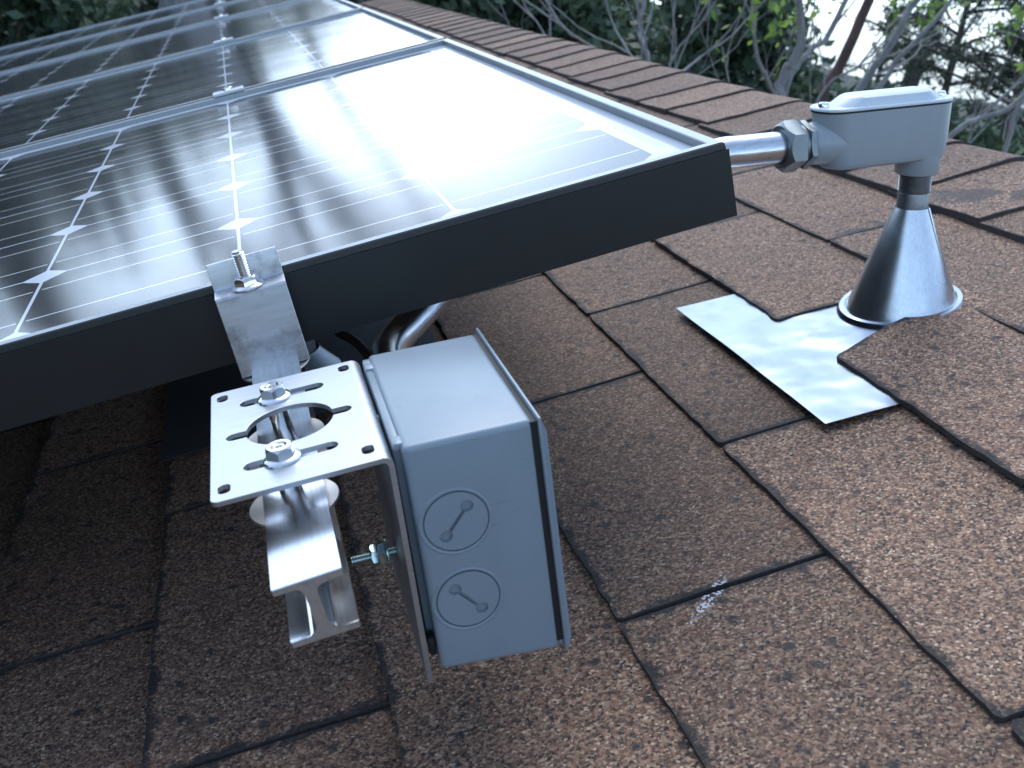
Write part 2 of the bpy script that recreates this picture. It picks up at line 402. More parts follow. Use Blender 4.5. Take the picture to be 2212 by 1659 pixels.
def curve_mesh(loops, extrude, bevel=0.0):
    """2-D outline with holes -> solid mesh of half thickness extrude, centred on z=0"""
    cu = bpy.data.curves.new('c', 'CURVE'); cu.dimensions = '2D'; cu.fill_mode = 'BOTH'
    cu.extrude = max(extrude - bevel, 0); cu.bevel_depth = bevel; cu.bevel_resolution = 1; cu.resolution_u = 1
    for lp in loops:
        sp = cu.splines.new('POLY'); sp.points.add(len(lp) - 1); sp.use_cyclic_u = True
        for p, q in zip(sp.points, lp): p.co = (q[0], q[1], 0, 1)
    o = bpy.data.objects.new('c', cu); COL.objects.link(o)
    bpy.context.view_layer.update()
    me = bpy.data.meshes.new_from_object(o.evaluated_get(bpy.context.evaluated_depsgraph_get()))
    bpy.data.objects.remove(o); bpy.data.curves.remove(cu)
    me.materials.clear()
    bm = bmesh.new(); bm.from_mesh(me); bpy.data.meshes.remove(me)
    bmesh.ops.remove_doubles(bm, verts=bm.verts, dist=1e-6)
    return bm
def circ(cx, cy, r, n=40, a0=0): return [(cx + r * math.cos(a0 + 2 * math.pi * k / n), cy + r * math.sin(a0 + 2 * math.pi * k / n)) for k in range(n)]
def rrect(x0, y0, x1, y1, r, n=6):
    out = []
    for cx, cy, a in ((x1 - r, y1 - r, 0), (x0 + r, y1 - r, 90), (x0 + r, y0 + r, 180), (x1 - r, y0 + r, 270)):
        for k in range(n + 1): t = R_(a + 90 * k / n); out.append((cx + r * math.cos(t), cy + r * math.sin(t)))
    return out
def hexpts(r, n=1): return circ(0, 0, r, 6, R_(30))
def RYm(a): return Matrix.Rotation(a, 3, 'Y')
def lookz(d):
    """rotation taking +Z to d"""
    return Vector((0, 0, 1)).rotation_difference(Vector(d).normalized()).to_matrix()

def hexnut(r, h, hole=0.0, flange=0.0, fh=.001, bore_depth=None, serr=False):
    """nut standing on z=0 pointing +Z, chamfered crown, optional flange skirt"""
    bm = bmesh.new()
    z0 = fh if flange else 0
    sg = 48
    def hexr(a): a = (a % (math.pi / 3)) - math.pi / 6; return r * math.cos(math.pi / 6) / math.cos(a)
    def ring(fn, z): return [bm.verts.new((fn(2 * math.pi * k / sg) * math.cos(2 * math.pi * k / sg), fn(2 * math.pi * k / sg) * math.sin(2 * math.pi * k / sg), z)) for k in range(sg)]
    ap = r * math.cos(math.pi / 6)
    rings = []
    if flange:
        rings += [ring(lambda a: flange, 0), ring(lambda a: flange, fh * .5), ring(lambda a: flange * .93, fh), ring(lambda a: max(hexr(a) + .0003, ap), fh * 1.5)]
    else: rings += [ring(lambda a: hexr(a) * .96, 0), ring(hexr, h * .12)]
    rings += [ring(hexr, z0 + h * .55)]
    def crown(a, k): return min(hexr(a), ap * (1.12 - .12 * k))
    rings.append([bm.verts.new((hexr(2 * math.pi * k / sg) * math.cos(2 * math.pi * k / sg), hexr(2 * math.pi * k / sg) * math.sin(2 * math.pi * k / sg), z0 + h * (1 - .20 * (hexr(2 * math.pi * k / sg) - ap) / (r - ap + 1e-9)) - h * .06)) for k in range(sg)])
    rings.append(ring(lambda a: ap * .94, z0 + h))
    if hole:
        rings.append(ring(lambda a: hole * 1.12, z0 + h)); rings.append(ring(lambda a: hole, z0 + h - .0004))
        rings.append(ring(lambda a: hole, z0 + h - (bore_depth or h * .9)))
    for a, b in zip(rings, rings[1:]):
        for k in range(sg): bm.faces.new((a[k], a[(k + 1) % sg], b[(k + 1) % sg], b[k]))
    bm.faces.new(rings[-1]); bm.faces.new(rings[0])
    return bm
def threaded(r, L, pitch, seg=20, socket=False):
    """threaded rod on +Z (stacked thread crests), chamfered end"""
    prof = [(0, 0)]; z = 0
    prof.append((r * .80, 0))
    n = int(L / pitch)
    for i in range(n):
        prof += [(r * .80, i * pitch + pitch * .08), (r, i * pitch + pitch * .42), (r, i * pitch + pitch * .58), (r * .80, i * pitch + pitch * .92)]
    prof += [(r * .8, L)]
    if socket: prof += [(r * .5, L), (r * .5, L - .0015), (0, L - .0015)]
    else: prof += [(0, L)]
    t = lathe(prof, seg)
    # helical lean
    for v in t.verts:
        rr = math.hypot(v.co.x, v.co.y)
        if .0001 < v.co.z < L - .0001 and rr > r * .7: v.co.z += (math.atan2(v.co.y, v.co.x) / (2 * math.pi)) * pitch * .9
    return t

# ------------------------------------------------------------------ roof
def zroof(x, y):
    """slow sag of the deck"""
    return .0030 * mnoise.noise(Vector((x * 2.1, y * 1.3, 0))) + .0012 * mnoise.noise(Vector((x * 7, y * 6, 4)))
roof = thing('shingle_roof', 'brown asphalt shingle roof sloping up to a ridge under the solar panels', 'roof', (0, 0, -HR))
class TabMesh:
    def __init__(s): s.v = []; s.f = []; s.mi = []; s.tone = []; s.edge = []
    def grid(s, pts, tone, edge, skirt=.004, closed=True):
        """pts[i][j] = (x,y,z); skirt dropped round the border"""
        b0 = len(s.v); ni, nj = len(pts), len(pts[0])
        for i in range(ni):
            for j in range(nj): s.v.append(pts[i][j]); s.tone.append(tone); s.edge.append(edge[i][j])
        for i in range(ni - 1):
            for j in range(nj - 1): s.f.append((b0 + i * nj + j, b0 + (i + 1) * nj + j, b0 + (i + 1) * nj + j + 1, b0 + i * nj + j + 1)); s.mi.append(0)
        ring = [(0, j) for j in range(nj)] + [(i, nj - 1) for i in range(1, ni)] + [(ni - 1, j) for j in range(nj - 2, -1, -1)] + [(i, 0) for i in range(ni - 2, 0, -1)]
        k0 = len(s.v)
        for (i, j) in ring:
            x, y, z = pts[i][j]; s.v.append((x, y, z - skirt)); s.tone.append(tone); s.edge.append(0)
        n = len(ring)
        for q in range(n):
            a = b0 + ring[q][0] * nj + ring[q][1]; b = b0 + ring[(q + 1) % n][0] * nj + ring[(q + 1) % n][1]
            s.f.append((a, b, k0 + (q + 1) % n, k0 + q)); s.mi.append(1)
    def build(s, name, parent):
        me = bpy.data.meshes.new(name); me.from_pydata(s.v, [], s.f); me.update()
        me.materials.append(M['shingle']); me.materials.append(M['asphalt'])
        me.polygons.foreach_set('material_index', s.mi)
        for nm, arr in (('tone', s.tone), ('edge', s.edge)):
            a = me.attributes.new(nm, 'FLOAT', 'POINT'); a.data.foreach_set('value', arr)
        me.shade_smooth(); me.set_sharp_from_angle(angle=R_(50))
        return link(name, me, parent)
# lower edges of the courses, measured
ROWX = [.355, .238, .111, -.014, -.143, -.276, -.410, -.534]
while ROWX[-1] > -2.6: ROWX.append(ROWX[-1] - .130)
TW = .2945
tm = TabMesh(); rr = random.Random(3)
for ri, x0 in enumerate(ROWX[1:], 1):
    up = ROWX[ri - 1] - x0
    off = {1: .044, 2: -.105, 3: .044, 4: -.098, 5: .050, 6: -.095, 7: .057}.get(ri, .05 if ri % 2 else -.097)
    k0, k1 = int((-1.6 - off) / TW), int((4.9 - off) / TW)
    for k in range(k0, k1 + 1):
        ya = off + k * TW; yb = ya + TW; tone = rr.uniform(.15, .95)
        tone = {(1, 0): .6, (2, 1): .62, (2, 0): .9, (2, -1): .9, (3, 0): .18, (3, 1): .45, (3, -1): .85, (4, 0): .38, (4, -1): .5, (5, 0): .62, (5, -1): .78, (6, 0): .5, (6, -1): .6, (7, 0): .4, (7, -1): .4}.get((ri, k), tone)
        fine = (ya < 1.1 and x0 > -.95 and ya > -.75)
        g1, g2 = .0019, .0019
        lift = 0.0
        cutl = None
        if ri == 2 and k == 0: cutl = True; lift = .0035        # tab cut back round the vent pipe, right of it
        if ri == 2 and k == 1: lift = .0025
        if ri == 1 and k == 0: lift = .001
        xs = [0, .003, .008, .015, .035, .06, .09, up, up + .022] if fine else [0, .02, up + .02]
        ny = 56 if fine else 3
        ys = [0] + ([.003 / TW, .008 / TW, .015 / TW] if fine else []) + [(q + 1) / ny for q in range(ny - 1)] + ([1 - .015 / TW, 1 - .008 / TW, 1 - .003 / TW] if fine else []) + [1]
        ys = sorted(ys)
        pts = []; edg = []
        sd_ = rr.random() * 100
        curl = rr.uniform(0, .0012)
        for xo in xs:
            row = []; er = []
            yA, yB = ya + g1, yb - g2
            if cutl: yB = .106 + (.147 - .106) * min(xo, .131) / .131 + .002 * math.sin(xo * 60); 
            if ri == 2 and k == 1: yA = .1985 + (.003 * math.sin(xo * 40))
            for t in ys:
                yy = yA + (yB - yA) * t
                j1 = .0013 * mnoise.noise(Vector((yy * 70, sd_, x0 * 9))) + .0016 * mnoise.noise(Vector((yy * 11, sd_, x0 * 9 + 3)))
                j2 = .0013 * mnoise.noise(Vector((xo * 60, sd_, t * 2)))
                dx = (xo if xo > 0 else 0)
                xx = x0 + dx + (j1 if fine else 0) * max(0, 1 - xo / .03)
                ye = yy + (j2 if fine and (t == 0 or t == 1) else 0)
                # knocked-off corners
                if xo == 0 and t in (0, 1): xx += .0025
                zz = .0038 * max(0, 1 - xo / .142) + .0004 + zroof(xx, ye) + lift * (1 - xo / .16) + curl * math.exp(-xo / .02) * mnoise.noise(Vector((yy * 14, sd_, 7)))
                if cutl: zz += .0062 * max(0, min(1, (xo - .02) / .04)) * math.exp(-(yB - yy) / .05)
                d = min(xo, (yy - yA), (yB - yy))
                row.append((xx, ye, zz)); er.append(min(1.0, d / .015))
            pts.append(row); edg.append(er)
        tm.grid(pts, tone, edg, .0046)
field = tm.build('shingle_field', roof)
# deck sheet under the tabs, front slope and back slope
bm = bmesh.new()
XR = .512
x_lo, y_lo, y_hi = -2.7, -1.7, 4.92
nx = 40; ny_ = 60
vs = [[bm.verts.new((x_lo + (XR - x_lo) * i / nx, y_lo + (y_hi - y_lo) * j / ny_, -.0022 + zroof(x_lo + (XR - x_lo) * i / nx, y_lo + (y_hi - y_lo) * j / ny_))) for j in range(ny_ + 1)] for i in range(nx + 1)]
for i in range(nx):
    for j in range(ny_): bm.faces.new((vs[i][j], vs[i + 1][j], vs[i + 1][j + 1], vs[i][j + 1]))
part('deck', bm, M['asphalt'], roof)
tb = TabMesh(); DX, DZ = math.cos(2 * PITCH), -math.sin(2 * PITCH)
for q in range(24):
    for k in range(-6, 17):
        ya = k * TW + (.1 if q % 2 else .24)
        tone = rr.uniform(.2, .9)
        pts = [[(XR + DX * (d + q * .13 + .02) - DZ * 0, yy, DZ * (d + q * .13 + .02) + .003 + .004 * (e)) for yy in (ya, ya + .1, ya + .2, ya + TW - .005)] for d, e in ((0, 0), (.13, 1))]
        tb.grid(pts, tone, [[1] * 4] * 2, .005)
tb.build('back_slope', roof)
# ridge caps, bent over the ridge, butts facing down the ridge
tc = TabMesh()
caps = [-.112, .016, .144, .272, .403, .514, .640, .762, .885, 1.04, 1.16, 1.309, 1.437, 1.543, 1.685]
while caps[-1] < 4.7: caps.append(caps[-1] + .131)
caps = [caps[0] - .13 * q for q in range(10, 0, -1)] + caps
for ci, y0 in enumerate(caps):
    y1 = (caps[ci + 1] if ci + 1 < len(caps) else y0 + .13) + .020
    tone = rr.uniform(.35, .8); sd_ = rr.random() * 50
    near = -.3 < y0 < 1.8
    jx = rr.uniform(-.004, .004)
    ss = [0, .003, .008, .02, .05, .08, .11, .135, .145, .152, .160, .168, .178, .2, .24, .30] if near else [0, .02, .08, .13, .157, .18, .30]
    yy_ = [0, .003, .008, .02, .05, .08, .11, y1 - y0] if near else [0, .05, y1 - y0]
    pts, edg = [], []
    for s_ in ss:
        row, er = [], []
        for t_ in yy_:
            yv = y0 + t_
            a = s_ - .157
            # bend over the ridge with a soft radius
            if a < -.022: X, Z = .512 + a, .0
            elif a > .022: X, Z = .512 + DX * a, DZ * a
            else:
                q = (a + .022) / .044; th_ = 2 * PITCH * q; rad_ = .044 / (2 * PITCH)
                X, Z = .512 - .022 + rad_ * math.sin(th_), -rad_ * (1 - math.cos(th_))
                X += 0; Z += 0
            Zh = .0052 + .0040 * max(0, 1 - t_ / .15) + zroof(X, yv)
            if X < .40: Zh += .0008
            jy = .0016 * mnoise.noise(Vector((s_ * 40, sd_, 1))) * max(0, 1 - t_ / .02)
            jz = .0010 * mnoise.noise(Vector((s_ * 25, sd_, t_ * 20)))
            xj = (.0014 * mnoise.noise(Vector((yv * 40, sd_, 2))) + jx) * (1 if s_ < .01 else 0)
            row.append((X + xj, yv + jy, Z + Zh + jz)); er.append(min(1, min(t_ / .012 if t_ < .05 else 1, s_ / .008 if s_ < .05 else 1)))
        pts.append(row); edg.append(er)
    tc.grid(pts, tone, edg, .0075)
tc.build('ridge_cap', roof)
# eaves and gable walls of the house below
bm = bmesh.new()
for s in (1,):
    box(bm, (-2.75, y_lo, -.16), (-2.70, y_hi, .0), .004)
part('fascia', bm, M['timber'], roof)
# ------------------------------------------------------------------ solar panels
PW, PL, FD, GAP = .812, 1.586, .0447, .010
def sweep_rect(bm, prof, x0, y0, x1, y1, mats=None):
    """sweep (inset, z) profile round the rectangle with mitred corners"""
    rings = []
    for d, z in prof:
        rings.append([bm.verts.new(p) for p in ((x0 + d, y0 + d, z), (x1 - d, y0 + d, z), (x1 - d, y1 - d, z), (x0 + d, y1 - d, z))])
    n = len(rings)
    for i in range(n):
        a, b = rings[i], rings[(i + 1) % n]
        for k in range(4):
            f = bm.faces.new((a[k], a[(k + 1) % 4], b[(k + 1) % 4], b[k]))
            if mats: f.material_index = mats[i]
def make_panel():
    fr = bmesh.new()
    prof = [(0, -FD), (0, -.0042), (.0012, -.0040), (.0016, -.0008), (.0026, 0), (.0088, 0), (.0094, -.0006), (.0094, -.0078), (.0020, -.0082), (.0020, -FD + .002), (.028, -FD + .002), (.028, -FD)]
    mats = [0, 0, 0, 0, 1, 1, 1, 0, 0, 0, 0, 0]
    sweep_rect(fr, prof, -PL, 0, 0, PW, mats)
    me1 = from_bm(fr)
    gb = bmesh.new(); box(gb, (-PL + .004, .004, -.0076), (-.004, PW - .004, -.0058))
    me2 = from_bm(gb)
    bs = bmesh.new(); box(bs, (-PL + .030, .030, -.0084), (-.030, PW - .030, -.0079))
    me3 = from_bm(bs)
    return me1, me2, me3
pm = make_panel(); finish(pm[0], [M['frame'], M['frame_sheen']], 25); finish(pm[1], M['cells'], 0); finish(pm[2], M['gasket'], 0)
plabels = ['nearest solar panel, black framed, its dark front edge facing the camera', 'solar panel just behind the nearest panel, second in the row', 'middle solar panel of the row, third from the near end', 'fourth solar panel from the near end, second from the far end', 'farthest solar panel, at the far end of the row by the dark bushes']
PY = []
for i in range(5):
    y = i * (PW + GAP) if i < 2 else PY[-1] + PW + GAP - 0
    PY.append(y)
    t = thing('solar_panel', plabels[i], 'solar panel', (0, y, 0), group='solar panels in a row along the rails')
    link('frame', pm[0], t); link('glass', pm[1], t); link('backsheet', pm[2], t)

# ------------------------------------------------------------------ rails
XC = -.2808
def ibeam(y0, y1, z1=-.0453, h=.0265, wd=.0256):
    f, wb = .0030, .0042; r = .0034; hw = wd / 2
    z0 = z1 - h; pr = []
    def arc(cx, cz, a0, a1, rad=r):
        for k in range(5): a = R_(a0 + (a1 - a0) * k / 4); pr.append((cx + rad * math.cos(a), cz + rad * math.sin(a)))
    pr += [(-hw, z1), (hw, z1), (hw, z1 - f)]
    arc(wb / 2 + r, z1 - f - r, 90, 180)
    arc(wb / 2 + r, z0 + f + r, 180, 270)
    pr += [(hw, z0 + f), (hw, z0), (-hw, z0), (-hw, z0 + f)]
    arc(-wb / 2 - r, z0 + f + r, 270, 360)
    arc(-wb / 2 - r, z1 - f - r, 0, 90)
    pr += [(-hw, z1 - f)]
    bm = bmesh.new()
    segs = [y0 + (y1 - y0) * (k / 60) ** 2 for k in range(61)]
    rings = [[bm.verts.new((x, y, z)) for x, z in pr] for y in segs]
    n = len(pr)
    for a, b in zip(rings, rings[1:]):
        for k in range(n): bm.faces.new((a[k], a[(k + 1) % n], b[(k + 1) % n], b[k]))
    ends = [bm.faces.new(rings[0]), bm.faces.new(list(reversed(rings[-1])))]
    for f_ in ends: f_.material_index = 1
    # rough saw burrs on the near end
    for v in rings[0]:
        v.co.y += random.uniform(-.0006, .0006); v.co.z += random.uniform(-.0002, .0002)
    bmesh.ops.bevel(bm, geom=[e for e in bm.edges if abs(e.verts[0].co.y - y0) < .001 and abs(e.verts[1].co.y - y0) < .001], offset=.0003, segments=1, affect='EDGES')
    return bm
YR1 = PY[-1] + PW + .05
RY0 = -.236
for nm, xc, lab in (('mounting_rail', XC, 'shiny aluminium I-shaped rail sticking out from under the nearest panel, sawn end in view'),
                    ('mounting_rail', -PL - XC * 1, 'lower aluminium mounting rail hidden beneath the panels down the slope')):
    t = thing('mounting_rail', lab, 'rail', (xc, RY0, -.07)) if xc == XC else None
    if t is None: continue
    bm = ibeam(0, YR1 - RY0, z1=-.0453 + .07)
    part('beam', bm, [M['alu_rail'], M['cut']], t, 30)
# ------------------------------------------------------------------ clamps
def bolt_set(t, x, y, z, stick=.0015, rod_r=.0030, nut_r=.0066, nut_h=.0058, fl=.0084, sock=True, washer_z=None, down=.02, a=0.0):
    """threaded stud with a serrated flange nut on a surface at z"""
    rz = Matrix.Rotation(a, 3, 'Z')
    st_ = part('bolt', threaded(rod_r, nut_h + .0015 + stick + down, .00140, 24, sock), M['steel'], t, 30, loc=(x, y, z - down))
    part('flange_nut', hexnut(nut_r, nut_h, rod_r * 1.02, fl, .0013), M['steel'], st_, 30, loc=(0, 0, down), rot=rz)
    if washer_z is not None:
        w_ = lathe([(.0045, 0), (.0188, 0), (.0190, .0004), (.0188, .0012), (.0045, .0012), (.0045, 0)], 40)
        part('washer', w_, M['washerm'], st_, 30, loc=(0, 0, washer_z - z + down))
def end_clamp(base, label, face=1):
    """stands on the rail; front block, bolt shelf, lip over the panel frame. local origin: rail centre, y=0 panel edge, z=0 panel top"""
    t = thing('end_clamp', label, 'clamp', base, None if face > 0 else Matrix.Rotation(math.pi, 3, 'Z'), group='clamps holding the panels')
    # profile in (y,z)
    pr = [(-.0178, -.0480), (-.0178, -.0040), (-.0172, -.0030), (-.0166, -.0028), (-.0030, -.0022), (-.0022, .0078), (-.0016, .0096), (-.0008, .0102), (.0075, .0030), (.0082, .0010), (.0075, .0004), (-.0002, .0006), (-.0006, -.0060), (-.0146, -.0062), (-.0148, -.0480)]
    pr = [(-.0178, -.0480), (-.0178, -.0036), (-.0170, -.0026), (-.0040, -.0022), (-.0034, -.0016), (-.0034, .0112), (-.0028, .0124), (-.0014, .0124), (-.0008, .0112), (-.0006, .0034), (.0078, .0028), (.0084, .0018), (.0078, .0006), (-.0004, .0006), (-.0008, -.0060), (-.0148, -.0062), (-.0150, -.0480)]
    bm = bmesh.new(); xs = (-.0187, .0187)
    rings = [[bm.verts.new((x, y, z)) for y, z in pr] for x in xs]
    n = len(pr)
    for k in range(n): bm.faces.new((rings[0][k], rings[0][(k + 1) % n], rings[1][(k + 1) % n], rings[1][k]))
    bm.faces.new(rings[0]); bm.faces.new(list(reversed(rings[1])))
    bmesh.ops.bevel(bm, geom=[e for e in bm.edges if abs(e.verts[0].co.x - e.verts[1].co.x) < 1e-5], offset=.0003, segments=1, affect='EDGES')
    part('clamp_body', bm, M['alu_clamp'], t, 30)
    bolt_set(t, -.0005, -.0105, -.0022, stick=.0135, rod_r=.0033, washer_z=-.0500, down=.045, sock=False, nut_h=.0050, a=.3)
    return t
end_clamp((XC, 0, 0), 'smudged grey end clamp with upright threaded bolt on the front edge of the nearest panel')
tfar = end_clamp((XC, PY[-1] + PW, 0), 'tiny end clamp on the far edge of the farthest panel', -1)
clab = ['bright mid clamp over the gap between the nearest panel and the second one', 'bright mid clamp over the gap between the second and the third panel', 'bright mid clamp over the gap between the third and the fourth panel', 'bright mid clamp over the gap in front of the farthest panel']
cprof = [(-.0125, .0010), (-.0125, .0040), (-.0045, .0046), (-.0030, .0020), (.0030, .0020), (.0045, .0046), (.0125, .0040), (.0125, .0010), (.0050, .0006), (.0042, -.03), (-.0042, -.03), (-.0050, .0006)]
bmc = bmesh.new(); rings = [[bmc.verts.new((x, y, z)) for y, z in cprof] for x in (-.0187, .0187)]
for k in range(len(cprof)): bmc.faces.new((rings[0][k], rings[0][(k + 1) % len(cprof)], rings[1][(k + 1) % len(cprof)], rings[1][k]))
bmc.faces.new(rings[0]); bmc.faces.new(list(reversed(rings[1])))
me_c = from_bm(bmc); finish(me_c, M['alu_plate'], 30)
me_cb = from_bm(hexnut(.0062, .0045, .0028, .0078, .0010)); finish(me_cb, M['steel'], 30)
for i in range(4):
    for xc in (XC,):
        t = thing('mid_clamp', clab[i], 'clamp', (xc, PY[i + 1] - GAP / 2, 0), group='clamps holding the panels')
        link('clamp_body', me_c, t); nb = link('flange_nut', me_cb, t); nb.location = (0, 0, .0020)

# ------------------------------------------------------------------ L bracket with slotted top plate
PO = Vector((-.3102, -.187, -.0300)); PA = .0498
br = thing('slotted_bracket', 'brushed aluminium angle bracket with slots and a round hole, bolted across the rail', 'bracket', PO, RYm(PA))
Wp, Lp, TH = .0714, .1115, .0023
def slot(x0, x1, y, r, n=8):
    return [(x0 + r * math.cos(R_(90 + 180 * k / n)), y + r * math.sin(R_(90 + 180 * k / n))) for k in range(n + 1)] + [(x1 + r * math.cos(R_(-90 + 180 * k / n)), y + r * math.sin(R_(-90 + 180 * k / n))) for k in range(n + 1)]
cy, cx, cr, sr = .0565, .0344, .0195, .0036
keyh = []
al = math.asin(sr / cr)
N = 28
for k in range(N + 1):
    a = al + (math.pi - 2 * al) * k / N; keyh.append((cx + cr * math.cos(a), cy + cr * math.sin(a)))
for k in range(9):
    a = R_(90 + 180 * k / 8); keyh.append((.0062 + sr + sr * math.cos(a), cy + sr * math.sin(a)))
for k in range(N + 1):
    a = math.pi + al + (math.pi - 2 * al) * k / N; keyh.append((cx + cr * math.cos(a), cy + cr * math.sin(a)))
for k in range(9):
    a = R_(-90 + 180 * k / 8); keyh.append((.0622 - sr + sr * math.cos(a), cy + sr * math.sin(a)))
outer = [(Wp - .004, 0), (Wp - .004, Lp)] 
def cr_arc(cx_, cy_, r, a0, a1, n=6): return [(cx_ + r * math.cos(R_(a0 + (a1 - a0) * k / n)), cy_ + r * math.sin(R_(a0 + (a1 - a0) * k / n))) for k in range(n + 1)]
outer = [(Wp - .004, 0), (Wp - .004, Lp)] + cr_arc(.003, Lp - .003, .003, 90, 180) + cr_arc(.003, .003, .003, 180, 270)
loops = [outer, keyh, slot(.0168, .0488, .0905, .0039), slot(.0168, .0488, .0235, .0039)]
for (hx, hy) in ((.0052, .1035), (.0636, .1040), (.0634, .0110), (.0052, .0095)):
    loops.append(rrect(hx - .0027, hy - .0040, hx + .0027, hy + .0040, .0024, 5))
pl = curve_mesh(loops, TH / 2, .00018)
bmesh.ops.translate(pl, verts=pl.verts, vec=(0, 0, -TH / 2))
# bend and down flange, in bracket frame
pro = []; rb = .0045; fa = -.0505                 # flange leans 2.9 deg more than square, bringing its foot inwards
for k in range(9):
    a = R_(90) * k / 8
    pro.append((Wp - .004 + rb * math.sin(a), -rb + rb * math.cos(a)))
def flange_pt(d): return (Wp - .004 + rb + d * math.sin(fa * 1.0), -rb - d * math.cos(fa))
for d in (.02, .04, .06, .08, .100, .1085): pro.append(flange_pt(d))
t = bmesh.new(); outs = []; inns = []
nrm = []
for i, (x, z) in enumerate(pro):
    a = pro[max(i - 1, 0)]; b = pro[min(i + 1, len(pro) - 1)]
    dx, dz = b[0] - a[0], b[1] - a[1]; l = math.hypot(dx, dz); nrm.append((dz / l, -dx / l))
ys_ = [0.0, Lp]
def vset(y): return [(t.verts.new((x, y, z)), t.verts.new((x + nx_ * TH, y, z + nz_ * TH))) for (x, z), (nx_, nz_) in zip(pro, nrm)]
A_, B_ = vset(0), vset(Lp)
for i in range(len(pro) - 1):
    t.faces.new((A_[i][0], A_[i + 1][0], B_[i + 1][0], B_[i][0])); t.faces.new((A_[i][1], B_[i][1], B_[i + 1][1], A_[i + 1][1]))
    t.faces.new((A_[i][0], A_[i][1], A_[i + 1][1], A_[i + 1][0])); t.faces.new((B_[i][0], B_[i + 1][0], B_[i + 1][1], B_[i][1]))
t.faces.new((A_[-1][0], A_[-1][1], B_[-1][1], B_[-1][0]))
bmesh.ops.recalc_face_normals(t, faces=t.faces)
join(pl, t)
part('bracket_plate', pl, M['alu_plate'], br, 14)
for (bx, by, an) in ((.0293, .0885, .5), (.0292, .0225, .35)):
    bolt_set(br, bx, by, 0, stick=-.0008, down=.028, washer_z=-.0212, nut_r=.0062, nut_h=.0052, fl=.0081, a=an)
# third washer sits loose on the rail under the round hole
part('washer', lathe([(.0045, 0), (.0188, 0), (.0190, .0004), (.0188, .0012), (.0045, .0012), (.0045, 0)], 40), M['washerm'], br, 30, loc=(.0292, .0570, -.0212))
# spacer lugs between plate and rail
bm = bmesh.new()
for by in (.0225, .0885):
    bm = bmesh.new(); lathe([(.0048, -.0152), (.0048, -.0024)], 20, Matrix.Translation((.0292, by, 0)), bm)
    part('spacer', bm, M['steel'], br, 30)

# ------------------------------------------------------------------ junction box
BO = Vector((-.2340, -.187, -.0321)); BA = .0938
jb = thing('junction_box', 'grey painted metal junction box with two round knockouts, hung on the bracket', 'electrical box', BO, RYm(BA))
bw, bl, bh = .0553, .1093, .1101
bm = bmesh.new(); box(bm, (0, 0, -bh), (bw - .0012, bl, 0), .0026, 4)
for v in bm.verts: v.co.z = v.co.z * (1 + .045 * v.co.x / bw)
me = from_bm(bm)
body = part('box_body', me, [M['boxpaint']], jb, 30)
def ko_cut(x, z, ang):
    r = .0142
    g1 = curve_mesh([circ(0, 0, r, 56), circ(0, 0, r - .0007, 56)], .0012)
    # pry slot: two round ends joined by a bar
    d, e, hb = .0080, .0028, .0008
    be = math.asin(hb / e); pts = []
    for k in range(13):
        a = -math.pi + be + (2 * math.pi - 2 * be) * k / 12; pts.append((d + e * math.cos(a), e * math.sin(a)))
    for k in range(13):
        a = be + (2 * math.pi - 2 * be) * k / 12; pts.append((-d + e * math.cos(a), e * math.sin(a)))
    db = curve_mesh([pts], .0020); bmesh.ops.rotate(db, verts=db.verts, matrix=Matrix.Rotation(ang, 3, 'Z'))
    disc = curve_mesh([circ(0, 0, r - .0001, 56)], .0002)
    join(g1, db); 
    mt = Matrix.Translation((x, 0, z)) @ Matrix.Rotation(R_(90), 4, 'X')
    bmesh.ops.transform(g1, matrix=mt, verts=g1.verts); disc.free()
    return g1
cut = bmesh.new(); KO = ((.0168, -.0381, R_(49)), (.0166, -.0768, R_(-50)))
for k in KO: join(cut, ko_cut(*k))
cm = from_bm(cut); co = link('cutter', cm, jb)
bpy.context.view_layer.update()
mod = body.modifiers.new('b', 'BOOLEAN'); mod.operation = 'DIFFERENCE'; mod.solver = 'EXACT'; mod.object = co
bpy.context.view_layer.update()
nm_ = bpy.data.meshes.new_from_object(body.evaluated_get(bpy.context.evaluated_depsgraph_get()))
body.modifiers.clear(); body.data = nm_; bpy.data.objects.remove(co)
body.data.shade_smooth(); body.data.set_sharp_from_angle(angle=R_(30))
# raised rim round each knockout
for (x, z, a) in KO:
    ri_ = lathe([(.0143, 0), (.0146, .0004), (.0151, .0005), (.0155, .0003), (.0157, 0)], 56)
    part('knockout', ri_, M['boxpaint'], body, 60, loc=(x - .0004, .0001, z), rot=Matrix.Rotation(R_(90), 3, 'X'))
# cover with bent flanges
bm = bmesh.new()
cv = rrect(-.0012, -.1155, bl + .004, .0012, .002, 3)
box(bm, (bw + .0006, -.0016, -.1155), (bw + .0020, bl + .0040, .0010), .0005)
prf = [(bw + .0020, -.0012, 0), (bw + .0038, -.0012, -.0060), (bw + .0038, -.0012, -.1090), (bw + .0020, -.0012, -.1150)]
vv = [bm.verts.new(p) for p in prf] + [bm.verts.new((p[0], p[1] + .0012, p[2])) for p in prf]
bm.faces.new(vv[:4]); bm.faces.new(list(reversed(vv[4:])))
for k in range(4): bm.faces.new((vv[k], vv[4 + k], vv[4 + (k + 1) % 4], vv[(k + 1) % 4]))
box(bm, (bw + .0020, 0.0, -.1090), (bw + .0038, bl, -.0060), .0005)
box(bm, (bw - .0014, .0010, -.1130), (bw + .0004, bl + .001, -.0018), .0003)
cvp = part('cover_plate', bm, M['boxpaint'], jb, 30)
bm = bmesh.new(); box(bm, (bw - .0026, .0004, -.1105), (bw + .0007, bl, -.0010))
part('gasket', bm, M['gasket'], cvp, 0)
